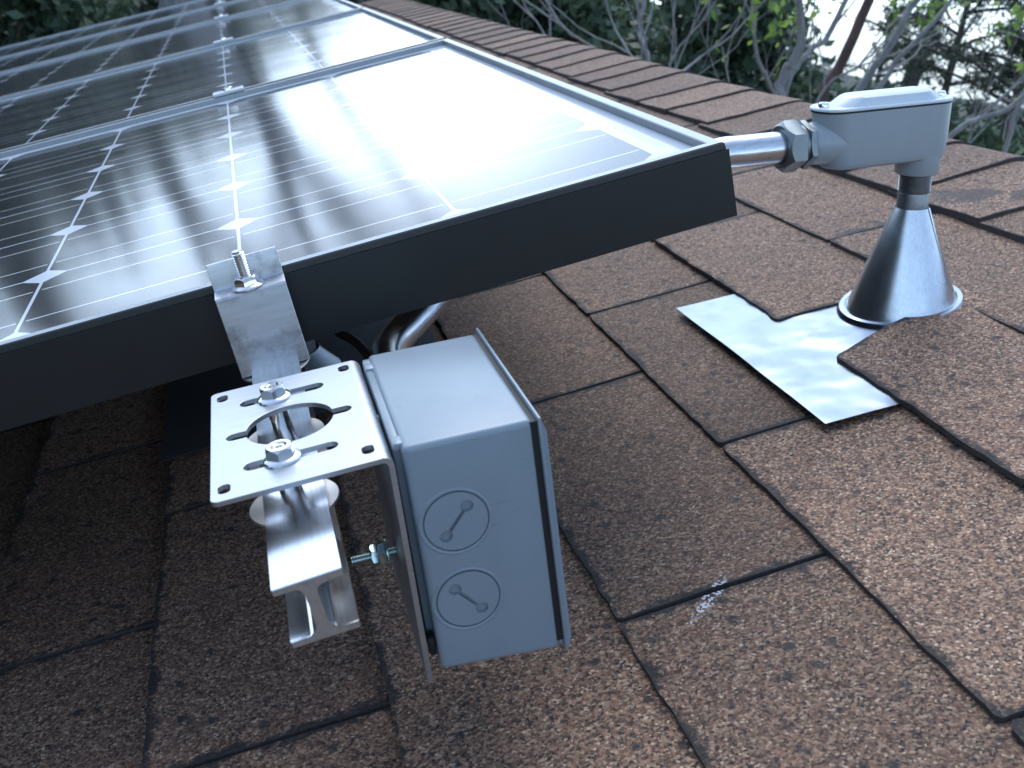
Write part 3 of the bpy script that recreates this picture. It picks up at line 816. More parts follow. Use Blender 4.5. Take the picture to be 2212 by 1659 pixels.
# pressed feet along the back
bm = bmesh.new()
for (ya, yb, x0) in ((.0105, .0130, -.0030), (.0960, .0985, -.0030)):
    box(bm, (x0, ya - .004, -.004), (.0015, yb + .0015, -.0004), .0011, 2)
box(bm, (-.0030, .0980, -.10), (.0015, bl - .002, -.0012), .001, 2)
box(bm, (-.0030, .0120, -.108), (.0018, .0960, -.0016), .001, 2)
part('back_flange', bm, M['boxpaint'], jb, 30)
bm = bmesh.new(); box(bm, (-.0035, .004, -.104), (-.0005, .010, -.095), .0006)
part('spacer', bm, M['gasket'], jb, 30)
# fixing bolts through bracket flange, box side: nuts inside the angle
for (y_, z_, nlen) in ((.0570, -.0800, .0185), (.0570, -.0115, .0060)):
    rot = Matrix.Rotation(R_(-90), 3, 'Y')
    x_ = -.0095
    if nlen > .01:
        part('bolt', threaded(.0024, nlen + .006, .0011, 18), M['zinc'], jb, 30, loc=(x_ + .006, y_, z_), rot=rot)
        part('nut', hexnut(.0056, .0040, .0024), M['zinc'], jb, 30, loc=(x_ - .0022, y_, z_), rot=rot)
        part('nut', hexnut(.0054, .0030, .0024), M['zinc'], jb, 30, loc=(x_ - .0064, y_, z_), rot=rot @ Matrix.Rotation(.4, 3, 'Z'))
        part('washer', lathe([(0, 0), (.0080, 0), (.0082, .0005), (.0080, .0010), (0, .0010)], 28), M['zinc'], jb, 30, loc=(x_ - .0010, y_, z_), rot=rot)
    else:
        part('bolt', threaded(.0024, .010, .0011, 18), M['zinc'], jb, 30, loc=(.0015, y_, z_), rot=rot)

# ------------------------------------------------------------------ vent flashing: plate + cone
BB = Vector((.2040, .1647, -HR))
thu, psi = .1726, .060
U = Vector((math.sin(thu), -.0151, math.cos(thu))).normalized()
E1 = Vector((-1, 0, 0)); E1 = (E1 - U * E1.dot(U)).normalized(); E2 = U.cross(E1)
Hd = (E1 * math.cos(psi) + E2 * math.sin(psi)).normalized(); Wd = U.cross(Hd)
fl = thing('pipe_flashing', 'bright sheet metal roof flashing with a tall cone round the conduit, tucked under the shingles', 'flashing', BB)
bm = bmesh.new()
def fz(x, y):     # roof frame height of the sheet above the deck
    a = x - .053
    z = .0092 - .0042 * min(a, .058) / .058 if a < .058 else max(.0012, .0050 - (a - .058) * .035)
    z += .0008 * mnoise.noise(Vector((x * 22, y * 16, 3))) + zroof(x, y)
    return z
xs = [.0530 + .0075 * i for i in range(25)]; ys = [.0195 + .0087 * j for j in range(31)]
vt = [[bm.verts.new((x - BB.x + .0003 * j * 0, y - BB.y, fz(x, y))) for j, y in enumerate(ys)] for x in xs]
vb = [[bm.verts.new((v.co.x, v.co.y, v.co.z - .0007)) for v in r] for r in vt]
for i in range(len(xs) - 1):
    for j in range(len(ys) - 1): bm.faces.new((vt[i][j], vt[i + 1][j], vt[i + 1][j + 1], vt[i][j + 1])); bm.faces.new((vb[i][j], vb[i][j + 1], vb[i + 1][j + 1], vb[i + 1][j]))
for j in range(len(ys) - 1): bm.faces.new((vt[0][j], vt[0][j + 1], vb[0][j + 1], vb[0][j]))
for i in range(len(xs) - 1): bm.faces.new((vt[i + 1][0], vt[i][0], vb[i][0], vb[i + 1][0])); bm.faces.new((vt[i][-1], vt[i + 1][-1], vb[i + 1][-1], vb[i][-1]))
part('base_sheet', bm, M['flash'], fl, 40)
# rolled ring where the cone meets the sheet
ring = lathe([(.041, .0045), (.0442, .0085), (.0480, .0085), (.0500, .0060), (.0506, .0042), (.0494, .0034)], 72)
part('rolled_ring', ring, M['flash'], fl, 50)
top_c = U * (.0870)
bm = bmesh.new(); n = 72; r0, r1 = .0435, .0129
ringb, ringt, rin = [], [], []
levels = [0, .02, .05, .1, .3, .5, .7, .9, 1.0]
RR = []
for lv in levels:
    cc = top_c * lv; ra = r0 + (r1 - r0) * lv
    if lv < .03: ra += .001 * (1 - lv / .03)
    ux, uy = Vector((1, 0, 0)), Vector((0, 1, 0))
    # plane of the circle turns from the roof plane to the pipe's square section
    ax = (Vector((0, 0, 1)).lerp(U, lv)).normalized(); ex = (ux - ax * ux.dot(ax)).normalized(); ey = ax.cross(ex)
    RR.append([bm.verts.new(cc + Vector((0, 0, .0062)) * (1 - lv) + (ex * math.cos(2 * math.pi * k / n) + ey * math.sin(2 * math.pi * k / n)) * ra) for k in range(n)])
for a, b in zip(RR, RR[1:]):
    for k in range(n): bm.faces.new((a[k], a[(k + 1) % n], b[(k + 1) % n], b[k]))
# turned-in lip
ex = (Vector((1, 0, 0)) - U * U.x).normalized(); ey = U.cross(ex)
inn = [bm.verts.new(top_c + (ex * math.cos(2 * math.pi * k / n) + ey * math.sin(2 * math.pi * k / n)) * (r1 - .0012) - U * .004) for k in range(n)]
for k in range(n): bm.faces.new((RR[-1][k], RR[-1][(k + 1) % n], inn[(k + 1) % n], inn[k]))
part('cone', bm, M['cone'], fl, 60)
# lap seam down the cone
dsm = (ex * .62 + ey * -.78).normalized()
bm = bmesh.new(); sd_v = U.cross(dsm)
lo_, hi_ = Vector((0, 0, .0064)) + dsm * .0433, top_c + dsm * .0131
q4 = [lo_ - sd_v * .0018, lo_ + sd_v * .0018, hi_ + sd_v * .0011, hi_ - sd_v * .0011]
va_ = [bm.verts.new(p) for p in q4] + [bm.verts.new(p + dsm * .0006) for p in q4]
bm.faces.new(va_[4:])
for k in range(4): bm.faces.new((va_[k], va_[(k + 1) % 4], va_[4 + (k + 1) % 4], va_[4 + k]))
part('seam', bm, M['cone'], fl, 30)

# ------------------------------------------------------------------ nipple + conduit body + conduit
ru = Matrix((-Hd, Wd * -1, U)).transposed()     # local x = away from the conduit end, z = up the pipe
if ru.determinant() < 0: ru = Matrix((-Hd, Wd, U)).transposed()
LB = BB + U * .1703                             # lid plane, over the pipe
lb = thing('conduit_body', 'grey cast conduit elbow with screwed-down lid, on the pipe above the metal cone', 'conduit fitting', LB, ru)
# oblong body, length from x=-.0973 to .0208, half width .0165
def oblong(x0, x1, hw, n=14):
    out = []
    for k in range(n + 1): a = R_(-90 + 180 * k / n); out.append((x1 - hw + hw * math.cos(a), hw * math.sin(a)))
    for k in range(n + 1): a = R_(90 + 180 * k / n); out.append((x0 + hw + hw * math.cos(a), hw * math.sin(a)))
    return out
def loft(secs):
    bm = bmesh.new(); rg = [[bm.verts.new((x, y, z)) for x, y in pts_] for pts_, z in secs]
    n = len(rg[0])
    for a, b in zip(rg, rg[1:]):
        for k in range(n): bm.faces.new((a[k], a[(k + 1) % n], b[(k + 1) % n], b[k]))
    bm.faces.new(rg[0]); bm.faces.new(rg[-1]); return bm
x0, x1, hw = -.0973, .0208, .0172
secs = [(oblong(x0 + .016, x1 - .006, hw - .006), -.0445), (oblong(x0 + .0130, x1 - .0030, hw - .0030), -.0438), (oblong(x0 + .0110, x1 - .0012, hw - .0012), -.0420), (oblong(x0 + .0100, x1 - .0006, hw - .0006), -.0385), (oblong(x0 + .0060, x1, hw), -.030), (oblong(x0 + .0035, x1, hw), -.012), (oblong(x0 + .0015, x1, hw), -.0016)]
bm = loft(secs)
# hub for the vertical pipe
lathe([(.0158, -.0445 - .0115), (.0165, -.0445 - .0105), (.0168, -.040)], 40, None, bm)
lathe([(.0105, -.0555), (.0158, -.056)], 40, None, bm)
# tapered neck towards the horizontal conduit
zc = -.0244
neck = [(.0000, .0148), (.0, .0162), (.009, .0168), (.014, .0170), (.024, .0172)]
mt = Matrix.Translation((x0 - .0035, 0, zc)) @ Matrix.Rotation(R_(90), 4, 'Y')
lathe([(.0120, 0), (.0146, 0), (.0152, .0010), (.0158, .008), (.0166, .016), (.0172, .026), (.010, .034)], 40, mt, bm)
part('body', bm, M['lbpaint'], lb, 35)
part('gasket', loft([(oblong(x0 + .0008, x1 - .0002, hw - .0002), -.0016), (oblong(x0 + .0008, x1 - .0002, hw - .0002), .0)]), M['gasket'], lb, 35)
ld = loft([(oblong(x0, x1 + .0004, hw + .0004), .0), (oblong(x0, x1 + .0004, hw + .0004), .0010), (oblong(x0 + .0006, x1 - .0002, hw - .0002), .0019),
           (oblong(x0 + .0150, x1 - .0110, hw - .0030), .0021), (oblong(x0 + .0235, x1 - .0175, hw - .0052), .0078), (oblong(x0 + .0265, x1 - .0205, hw - .0080), .0092)])
lid_ = part('lid', ld, M['lidpaint'], lb, 28)
for sx in (x0 + .0085, x1 - .0065):
    sc = lathe([(.0040, 0), (.0040, .0024), (.0034, .0034), (.0012, .0034), (.0012, .0020), (0, .0020)], 20)
    part('screw', sc, M['steel'], lid_, 35, loc=(sx, 0, .0018), rot=Matrix.Rotation(.5, 3, 'Z'))
# compression connector: two hex rings and a collar
rotx = Matrix.Rotation(R_(-90), 3, 'Y')
zcn = zc
cn = hexnut(.0180, .0060, .0130)
part('locknut', cn, M['galvnut'], lb, 30, loc=(x0 - .0036, 0, zcn), rot=rotx @ Matrix.Rotation(R_(12), 3, 'Z'))
sl = lathe([(.0125, 0), (.0150, 0), (.0150, .0050), (.0125, .0050)], 40)
part('collar', sl, M['galvnut'], lb, 30, loc=(x0 - .0095, 0, zcn), rot=rotx)
cn = hexnut(.0192, .0145, .0119)
part('compression_nut', cn, M['galvnut'], lb, 30, loc=(x0 - .0125, 0, zcn), rot=rotx @ Matrix.Rotation(R_(6), 3, 'Z'))
# threaded nipple
np_ = thing('pipe_nipple', 'short dark threaded pipe between the metal cone and the grey conduit elbow', 'pipe', BB + U * .070, ru)
bm = lathe([(.0121, 0), (.0121, .028), (.0118, .029), (.0121, .030)], 40)
pr = [(.0114, .0295)]
zz = .030
while zz < .046: pr += [(.0122, zz + .0004), (.0122, zz + .0007), (.0112, zz + .0011)]; zz += .0013
lathe(pr, 40, None, bm)
pw_ = part('pipe_wall', bm, M['nipple'], np_, 30)
bm = lathe([(.0119, .0290), (.0122, .0298)] + [(a + .00016, b) for a, b in pr], 40)
part('thread', bm, M['thread'], pw_, 30)

# horizontal conduit: from the elbow, dips under the panel frame, runs below and bends back to the box
P0 = LB - ru @ Vector((0, 0, 0)); 
def LW(v): return LB + ru @ Vector(v)
s0 = LW((x0 - .014, 0, zcn)); d0 = -(ru @ Vector((1, 0, 0)))
ctrl = [s0, s0 + d0 * .030, s0 + d0 * .050, s0 + d0 * .064, Vector((.0280, s0.y - .004, -.0545)), Vector((-.0100, s0.y - .003, -.0650)), Vector((-.05, s0.y + .010, -.0765)), Vector((-.10, s0.y + .020, -.0820)), Vector((-.1400, .176, -.0890)), Vector((-.172, .162, -.0995)), Vector((-.194, .138, -.1040)), Vector((-.2125, .106, -.1025)), Vector((-.2205, .060, -.0980)), Vector((-.2215, .0, -.0930)), Vector((-.219, -.078, -.0880))]
def catmull(ps, n=8):
    out = []
    for i in range(len(ps) - 1):
        a, b, c, d = ps[max(i - 1, 0)], ps[i], ps[i + 1], ps[min(i + 2, len(ps) - 1)]
        for k in range(n):
            t = k / n
            out.append(.5 * ((2 * b) + (c - a) * t + (2 * a - 5 * b + 4 * c - d) * t * t + (3 * b - a - 3 * c + d) * t ** 3))
    out.append(ps[-1]); return out
def smooth_path(ps, it=14):
    for _ in range(it): ps = [ps[0]] + [(ps[i - 1] + ps[i] * 2 + ps[i + 1]) / 4 for i in range(1, len(ps) - 1)] + [ps[-1]]
    return ps
cd = thing('metal_conduit', 'galvanised conduit running from the grey elbow under the panel towards the junction box', 'conduit', s0)
part('tube', tube([p - s0 for p in smooth_path(catmull([Vector(c) for c in ctrl]))], .01172, 32), M['galv'], cd, 60)
# connector where the conduit enters the box
cnb = lathe([(.0120, 0), (.0158, 0), (.0158, .012), (.0120, .014)], 32)
part('box_connector', cnb, M['galvnut'], cd, 35, loc=Vector((-.219, -.062, -.0885)) - s0, rot=Matrix.Rotation(R_(90), 3, 'X'))

# ------------------------------------------------------------------ roof attachments under the rail
def attach(x, y, label):
    t = thing('roof_mount', label, 'roof mount', (x, y, -HR))
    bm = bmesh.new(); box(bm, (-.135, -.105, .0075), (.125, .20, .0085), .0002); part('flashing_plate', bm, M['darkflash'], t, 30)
    bm = bmesh.new(); lathe([(.034, .0085), (.032, .011), (.021, .026), (.019, .030)], 32, None, bm)
    lathe([(.016, .028), (.016, .148)], 28, None, bm); lathe([(.016, .148), (0, .148)], 28, None, bm)
    part('post', bm, M['galvnut'], t, 30)
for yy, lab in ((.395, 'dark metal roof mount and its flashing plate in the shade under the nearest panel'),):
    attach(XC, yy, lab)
# loose black cable hanging under the frame
tc_ = tag(link('power_cable', from_bm(tube(catmull([Vector(p) for p in ((-.262, .30, -.070), (-.252, .22, -.085), (-.244, .165, -.100), (-.236, .139, -.101), (-.231, .108, -.098), (-.228, .05, -.092), (-.228, -.05, -.088))], 8), .0034, 12)), None, MR), 'thin black cable in the shade between the end clamp and the conduit bend', 'cable')
finish(tc_.data, M['gasket'], 60)

# ================================================================== SURROUNDINGS (true world frame)
def azp(az, dist, z): return Vector((CW.x + dist * math.sin(R_(az)), CW.y + dist * math.cos(R_(az)), z))
def zel(el, dist): return CW.z + dist * math.tan(R_(el))
GZ = -3.6
# terrain: yard, then a slope rising to the north and falling away to the north-east
def terr(x, y):
    d = math.hypot(x - CW.x, y - CW.y); az = math.degrees(math.atan2(x - CW.x, y - CW.y))
    rise = max(0, min(1, (d - 7) / 14))
    top = 3.4 if az < 12 else max(-3.0, 3.4 - (az - 12) * .24)
    if abs(az) > 95: top = .8
    h = GZ + (top - GZ) * (rise * rise * (3 - 2 * rise)) * .80
    return h + .35 * mnoise.noise(Vector((x * .25, y * .25, 0))) * (0.3 + rise)
bm = bmesh.new(); NR, NA = 44, 96; vr = []
for i in range(NR):
    r = .5 + 240 * (i / (NR - 1)) ** 2.6; row = []
    for k in range(NA):
        a = 2 * math.pi * k / NA; x, y = CW.x + r * math.sin(a), CW.y + r * math.cos(a)
        row.append(bm.verts.new((x, y, terr(x, y) - (0 if r < 60 else (r - 60) * .03))))
    vr.append(row)
for i in range(NR - 1):
    for k in range(NA): bm.faces.new((vr[i][k], vr[i][(k + 1) % NA], vr[i + 1][(k + 1) % NA], vr[i + 1][k]))
bm.faces.new(vr[0])
tag(link('ground', from_bm(bm)), kind='structure'); finish(bpy.data.objects['ground'].data, M['ground'], 60)
# house walls under the roof
hw_ = bmesh.new()
def RW(x, y, z): return MR @ Vector((x, y, z))
a, b = RW(-2.45, 0, -HR - .12), RW(XR, 0, -HR); bx_ = b.x + (b.x - a.x)
for yv in (y_lo + .25, y_hi - .3):
    vs_ = [hw_.verts.new(p) for p in ((a.x, yv, GZ - .3), (bx_, yv, GZ - .3), (bx_, yv, a.z), (b.x, yv, b.z - .15), (a.x, yv, a.z))]
    if yv == y_lo + .25: f1 = vs_
    else: f2 = vs_
hw_.faces.new(f1); hw_.faces.new(list(reversed(f2)))
hw_.faces.new((f1[0], f1[4], f2[4], f2[0])); hw_.faces.new((f1[1], f2[1], f2[2], f1[2]))
hs = thing('house', 'cream stucco house walls standing under the shingle roof', 'house', (0, 0, 0)); hs.matrix_world = Matrix.Translation((b.x, 1.6, GZ))
hme = from_bm(hw_)
for v in hme.vertices: v.co -= Vector((b.x, 1.6, GZ))
part('wall', hme, M['wall'], hs, 0)

# ------------------------------------------------------------------ vegetation
def leaf_mesh(centers, size, asp=.45, seed=0, up=0.0, fold=.0):
    """many small leaf quads; centers Nx3"""
    rg = np.random.default_rng(seed); N = len(centers)
    a = rg.normal(size=(N, 3)); a[:, 2] += up; a /= np.linalg.norm(a, axis=1)[:, None]
    b = rg.normal(size=(N, 3)); b -= a * (a * b).sum(1)[:, None]; b /= np.linalg.norm(b, axis=1)[:, None]
    s = size * rg.uniform(.55, 1.3, N)[:, None]
    c = np.asarray(centers)
    v = np.stack([c - a * s, c + b * s * asp, c + a * s, c - b * s * asp], 1).reshape(-1, 3)
    f = np.arange(4 * N).reshape(-1, 4)
    me = bpy.data.meshes.new('leaves'); me.vertices.add(4 * N); me.vertices.foreach_set('co', v.ravel())
    me.loops.add(4 * N); me.loops.foreach_set('vertex_index', f.ravel())
    me.polygons.add(N); me.polygons.foreach_set('loop_start', np.arange(0, 4 * N, 4)); me.polygons.foreach_set('loop_total', np.full(N, 4))
    me.update(calc_edges=True)
    r = rg.random(N).repeat(4)
    at = me.attributes.new('rnd', 'FLOAT', 'POINT'); at.data.foreach_set('value', r.astype(np.float32))
    return me
def clump_points(clumps, n, seed, shell=.55):
    """clumps list of (center, radius); leaves spread through lumpy volumes"""
    rg = np.random.default_rng(seed); out = []
    tot = sum(r ** 2 for _, r in clumps)
    for c, r in clumps:
        k = max(8, int(n * r * r / tot)); d = rg.normal(size=(k, 3)); d /= np.linalg.norm(d, axis=1)[:, None]
        rad = r * (shell + (1 - shell) * rg.random(k)) * (1 + .25 * np.sin(d[:, 0] * 7 + c[0] * 3) * np.cos(d[:, 2] * 6 + c[1]))
        out.append(np.array(c) + d * rad[:, None] * np.array([1, 1, .85]))
    return np.concatenate(out)
def branch_rec(bm, p, d, L, r, depth, rg, tips, spread=.5, seg=7, curve=.18, upb=.10):
    pts = [p.copy()]; dd = d.copy(); n = 5
    for k in range(n):
        dd = (dd + Vector((rg.uniform(-1, 1), rg.uniform(-1, 1), rg.uniform(-1, 1))) * curve + Vector((0, 0, upb * .3))).normalized()
        pts.append(pts[-1] + dd * L / n)
    rads = [r * (1 - .45 * k / n) for k in range(n + 1)]
    tube(pts, rads, seg if r > .012 else 4, bm, caps=False)
    if depth == 0: tips.append(pts[-1]); tips.append(pts[3]); return
    nb = rg.choice((2, 3)) if depth > 1 else 3
    for q in range(nb):
        nd = (dd + Vector((rg.uniform(-1, 1), rg.uniform(-1, 1), rg.uniform(-.5, 1) + upb)) * spread * 1.3).normalized()
        st = pts[-1] if q < 2 else pts[3]
        branch_rec(bm, st.copy(), nd, L * rg.uniform(.62, .85), rads[-1] * rg.uniform(.6, .85), depth - 1, rg, tips, spread, seg, curve, upb)
def wthing(name, label, cat, loc, group=None):
    o = bpy.data.objects.new(name, None); COL.objects.link(o); o.location = loc; return tag(o, label, cat, group)
def bushy_tree(name, label, az, dist, el_top, width, n, seed, leafm='leaf_dark', bark='bark_dark', leaf=.06, group='dark trees beyond the roof', base_el=None, el_bot=None, cat='tree'):
    top = zel(el_top, dist); gp = azp(az, dist, 0); gz = terr(gp.x, gp.y); gp.z = gz
    t = wthing(name, label, cat, gp, group); rg = random.Random(seed)
    H = top - gz
    bm = bmesh.new(); tips = []
    tube([Vector((0, 0, -.2)), Vector((rg.uniform(-.1, .1), 0, H * .3)), Vector((rg.uniform(-.2, .2), .1, H * .62))], [width * .055 + .03, width * .045 + .02, width * .02], 8, bm)
    for q in range(5): branch_rec(bm, Vector((0, 0, H * rg.uniform(.25, .5))), Vector((rg.uniform(-1, 1), rg.uniform(-1, 1), .7)).normalized(), H * .22, width * .02, 1, rg, tips)
    part('trunk', bm, M[bark], t, 60)
    cl = []
    lo = H * .12 if el_bot is None else max(.2, zel(el_bot, dist) - gz)
    for q in range(34):
        a = rg.uniform(0, 6.283); hh = lo + (H - lo) * rg.random() ** .8; wr = width * .5 * (1 - .55 * ((hh - lo) / max(.1, H - lo)) ** 1.5)
        rr_ = wr * math.sqrt(rg.random()); r = width * rg.uniform(.10, .20)
        cl.append(((rr_ * math.cos(a), rr_ * math.sin(a) * .8, min(hh, H - r)), r))
    me = leaf_mesh(clump_points(cl, n, seed, .35), leaf, .5, seed)
    finish(me, M[leafm], 0); link('crown', me, t)
    return t
# the dark band of evergreens behind the far panels and the ridge
specs = [(-25, 7.5, 7.5, 3.6, 'broad dark evergreen at the far left beyond the panels'),
         (-15, 7.0, 6.8, 2.4, 'dark evergreen bush above the far left corner of the panels'),
         (-9, 7.4, 5.2, 2.2, 'dark leafy bush in the top left corner beyond the farthest panel'),
         (-4.2, 9.0, 6.2, 1.7, 'dark bush left of the grey trunk beyond the farthest panel'),
         (2.2, 8.5, 4.6, 2.4, 'dark evergreen right of the grey trunk behind the far panels'),
         (8, 9.0, 2.2, 2.4, 'dark evergreen where the ridge meets the top of the photo'),
         (13, 8.0, 2.8, 2.3, 'dense dark evergreen behind the far ridge'),
         (18, 8.6, 4.0, 2.4, 'dense evergreen behind the bare budding branches'),
         (23, 8.0, 3.4, 2.3, 'dark evergreen between the budding branches and the pale trunks'),
         (27.2, 9.0, 1.6, 1.9, 'small dark evergreen at the foot of the pale trunks')]
for i, (az, di, el, wd, lab) in enumerate(specs):
    bushy_tree('evergreen_tree', lab, az, di, el, wd, 15000, 40 + i, 'leaf_mid' if 10 < az < 26 and i % 2 else 'leaf_dark', leaf=.05)
for i, (az, di, el, wd, lab) in enumerate([(-62, 5.2, 22, 3.8, 'unseen tall evergreen added beside the house to shade the lower roof'), (-92, 4.9, 24, 4.0, 'unseen big evergreen added to block sky light on the low side of the roof')]):  # out-of-view trees added to cut sky light on the lower left roof
    bushy_tree('evergreen_tree', lab, az, di, el, wd, 16000, 70 + i, 'leaf_dark', leaf=.10, group='unseen evergreens added to shade the roof', el_bot=-20)
# low shrubs filling under them
for i, (az, di, el, wd, lab, lm) in enumerate([(30.5, 5.6, -3.4, 1.5, 'low green shrub below the pale trunks, left of the grey elbow', 'leaf_mid'), (35, 5.2, -3.8, 1.4, 'green shrub behind the grey elbow', 'leaf_mid'),
        (38.5, 5.4, -3.0, 1.3, 'bright green shrub just right of the grey elbow', 'leaf_mid'), (42.5, 5.2, -2.6, 1.5, 'bright green shrub at the right edge of the photo above the ridge', 'leaf_mid'), (33, 8.5, -1.2, 2.0, 'darker shrub farther down between the pale trunks', 'leaf_dark'), (40, 9.5, -.8, 2.2, 'darker shrub farther off at the right edge', 'leaf_dark')]):
    bushy_tree('shrub', lab, az, di, el, wd, 6500, 80 + i, lm, leaf=.045, group='shrubs down the slope', cat='shrub')
# needle-leaved trees against the bright sky
def pine(az, dist, el_top, spread, seed, label, n=3800, lean=0.0, el_bot=-3):
    gp = azp(az, dist, 0); gp.z = terr(gp.x, gp.y); t = wthing('pine_tree', label, 'tree', gp, 'feathery trees against the bright sky'); rg = random.Random(seed)
    H = zel(el_top, dist) - gp.z; lo = max(.4, zel(el_bot, dist) - gp.z)
    bm = bmesh.new(); tube([Vector((0, 0, -.2)), Vector((lean * .4, 0, H * .5)), Vector((lean, 0, H))], [.07, .045, .012], 7, bm, caps=False)
    cl = []
    for q in range(26):
        h = lo + (H - lo) * rg.random(); a = rg.uniform(0, 6.283); L = spread * rg.uniform(.35, 1) * (1.1 - .7 * (h - lo) / (H - lo))
        p0 = Vector((lean * h / H, 0, h)); p1 = p0 + Vector((math.cos(a) * L, math.sin(a) * L, L * rg.uniform(.1, .5)))
        tube([p0, (p0 + p1) / 2 + Vector((0, 0, .02)), p1], [.016, .010, .005], 5, bm, caps=False)
        for s_ in (.45, .7, .9, 1.0):
            c = p0.lerp(p1, s_); cl.append(((c.x, c.y, c.z), rg.uniform(.05, .13) * spread / .8))
    part('trunk', bm, M['bark_dark'], t, 60)
    me = leaf_mesh(clump_points(cl, n, seed, .1), .035, .16, seed, up=.5); finish(me, M['needle'], 0); link('crown', me, t)
pine(36.6, 8.5, 6, .85, 201, 'feathery dark tree against the bright sky behind the palm trunk', el_bot=-1.6, n=3000)
pine(39.2, 7.5, 8, .80, 202, 'feathery green tree near the top right corner against the sky', lean=.15, el_bot=-2.2, n=4200)
pine(41.8, 7.0, 3.2, .75, 203, 'feathery green tree at the right edge of the photo', lean=-.1, el_bot=-3, n=4000)
pine(33.4, 10.5, 1.6, .8, 204, 'small feathery tree low between the pale trunks', el_bot=-2.4, n=2600)

# bare budding trees close behind the ridge: main limbs drawn as polylines (az, el) at their own distance
def limb_tree(label, dist, az0, limbs, seed, bark='bark_grey', buds=True, depth=2, group='bare trees behind the ridge', name='bare_tree', twig=.7, budn=1.0, thin=1.0):
    gp = azp(az0, dist, 0); gp.z = terr(gp.x, gp.y); t = wthing(name, label, 'tree', gp, group); rg = random.Random(seed)
    bm = bmesh.new(); tips = []
    for (pts_, r0_, r1_) in limbs:
        ps = []
        for j, (az, el, dd) in enumerate(pts_):
            d_ = dist + dd; p = azp(az, d_, zel(el, d_)); ps.append(p - gp)
        ps = catmull(ps, 6); n = len(ps)
        for q in range(1, n - 1): ps[q] = ps[q] + Vector((rg.uniform(-1, 1), rg.uniform(-1, 1), rg.uniform(-1, 1))) * r0_ * .25
        if thin != 1: r0_ *= thin; r1_ *= thin
        tube(ps, [r0_ + (r1_ - r0_) * k / (n - 1) for k in range(n)], 9, bm, caps=False)
        for q in range(3, n - 1, 3):
            if rg.random() < twig:
                d = (ps[q + 1] - ps[q]).normalized(); d = (d + Vector((rg.uniform(-1, 1), rg.uniform(-1, 1), rg.uniform(-.3, 1))) * .8).normalized()
                branch_rec(bm, ps[q].copy(), d, rg.uniform(.25, .5) * dist / 4.5, max(.004, (r0_ + r1_) * .18), depth, rg, tips, .5, 5, .2)
        tips.append(ps[-1])
    part('trunk', bm, M[bark], t, 60)
    if buds:
        pts_ = []
        for tp in tips:
            if rg.random() < .7 * budn:
                for q in range(rg.randint(3, 8)): pts_.append([tp.x + rg.gauss(0, .026), tp.y + rg.gauss(0, .026), tp.z + rg.gauss(0, .034)])
        if pts_:
            me = leaf_mesh(np.array(pts_), .022, .5, seed, up=.6); finish(me, M['leaf_new'], 0); link('young_leaves', me, t)
    return t
limb_tree('budding tree with thin grey branches, left of the pale trunks', 4.2, 21, [
    ([(21.5, -10, 0), (22.5, -4.4, 0), (22.0, -2.4, 0), (21.3, -.4, .1), (21.6, 3.5, .2)], .026, .014),
    ([(23.2, -6, 0), (20, -2.6, -.2), (17.6, -1.4, -.3), (15.6, .8, -.3)], .013, .006),
    ([(22.5, -4.2, 0), (24.5, -2.0, .2), (26, -.6, .2), (27.5, 1.6, .2)], .012, .006),
    ([(24.4, -6, 0), (23.2, -2.4, .3), (24.6, .2, .3), (25.6, 3, .3)], .011, .005),
    ([(22.3, -3.4, 0), (19.8, -.6, .3), (18.8, 2.6, .2)], .010, .005),
    ([(17.8, -8, .4), (17.0, -2.6, .4), (15.2, -.2, .5), (14.8, 3, .5)], .009, .004)], 11, thin=.5)
limb_tree('cluster of pale grey bare trunks against the sky, left of the grey elbow', 4.8, 30, [
    ([(28.6, -10, 0), (28.8, -3.2, 0), (29.3, -1.2, 0), (28.8, 2.5, 0)], .055, .035),
    ([(29.0, -6, .1), (29.2, -2.2, .1), (30.6, .2, .2), (31.6, 3.5, .2)], .040, .024),
    ([(33.0, -9, .3), (32.4, -3.4, .3), (33.4, -.6, .3), (34.8, 3.6, .3)], .050, .034),
    ([(32.8, -5, .2), (33.8, -1.4, .2), (35.4, 1.4, .2), (36.4, 4, .2)], .030, .018),
    ([(28.9, -3.4, 0), (27.3, -1.2, -.2), (26.6, 1.4, -.2), (26.9, 4, -.2)], .022, .012),
    ([(28.4, -5, 0), (26.6, -3.4, -.1), (25.6, -1.2, -.1)], .014, .006),
    ([(30.5, -6, 0), (31.0, -2.5, .1), (32.4, -1.2, .1), (33.6, .6, .1)], .016, .008)], 12, budn=.8, thin=.42)
limb_tree('reddish brown leaning trunk between the pale trunks and the sky', 6.2, 31, [
    ([(30.6, -9, 0), (31.0, -3.2, 0), (31.8, .2, 0), (32.6, 4.5, 0)], .066, .050)], 13, 'bark_red', thin=.5, buds=False, twig=0, name='red_trunk_tree', group=None)
limb_tree('bare pale tree arching up to the right edge behind the grey elbow', 4.4, 40, [
    ([(36.6, -9, 0), (37.4, -3.8, 0), (39.4, -2.2, 0), (41.8, .4, 0), (44.6, 3.2, 0)], .032, .018),
    ([(40.4, -9, .3), (39.9, -3.2, .3), (40.4, .0, .3), (41.2, 4, .3)], .028, .018),
    ([(38.6, -9, .4), (38.2, -4.6, .4), (38.6, -1.0, .4)], .012, .006),
    ([(43.6, -8, .4), (43.0, -3.4, .4), (41.4, -1.2, .4), (40.6, 1.4, .4)], .016, .008)], 14, budn=.45, thin=.38)
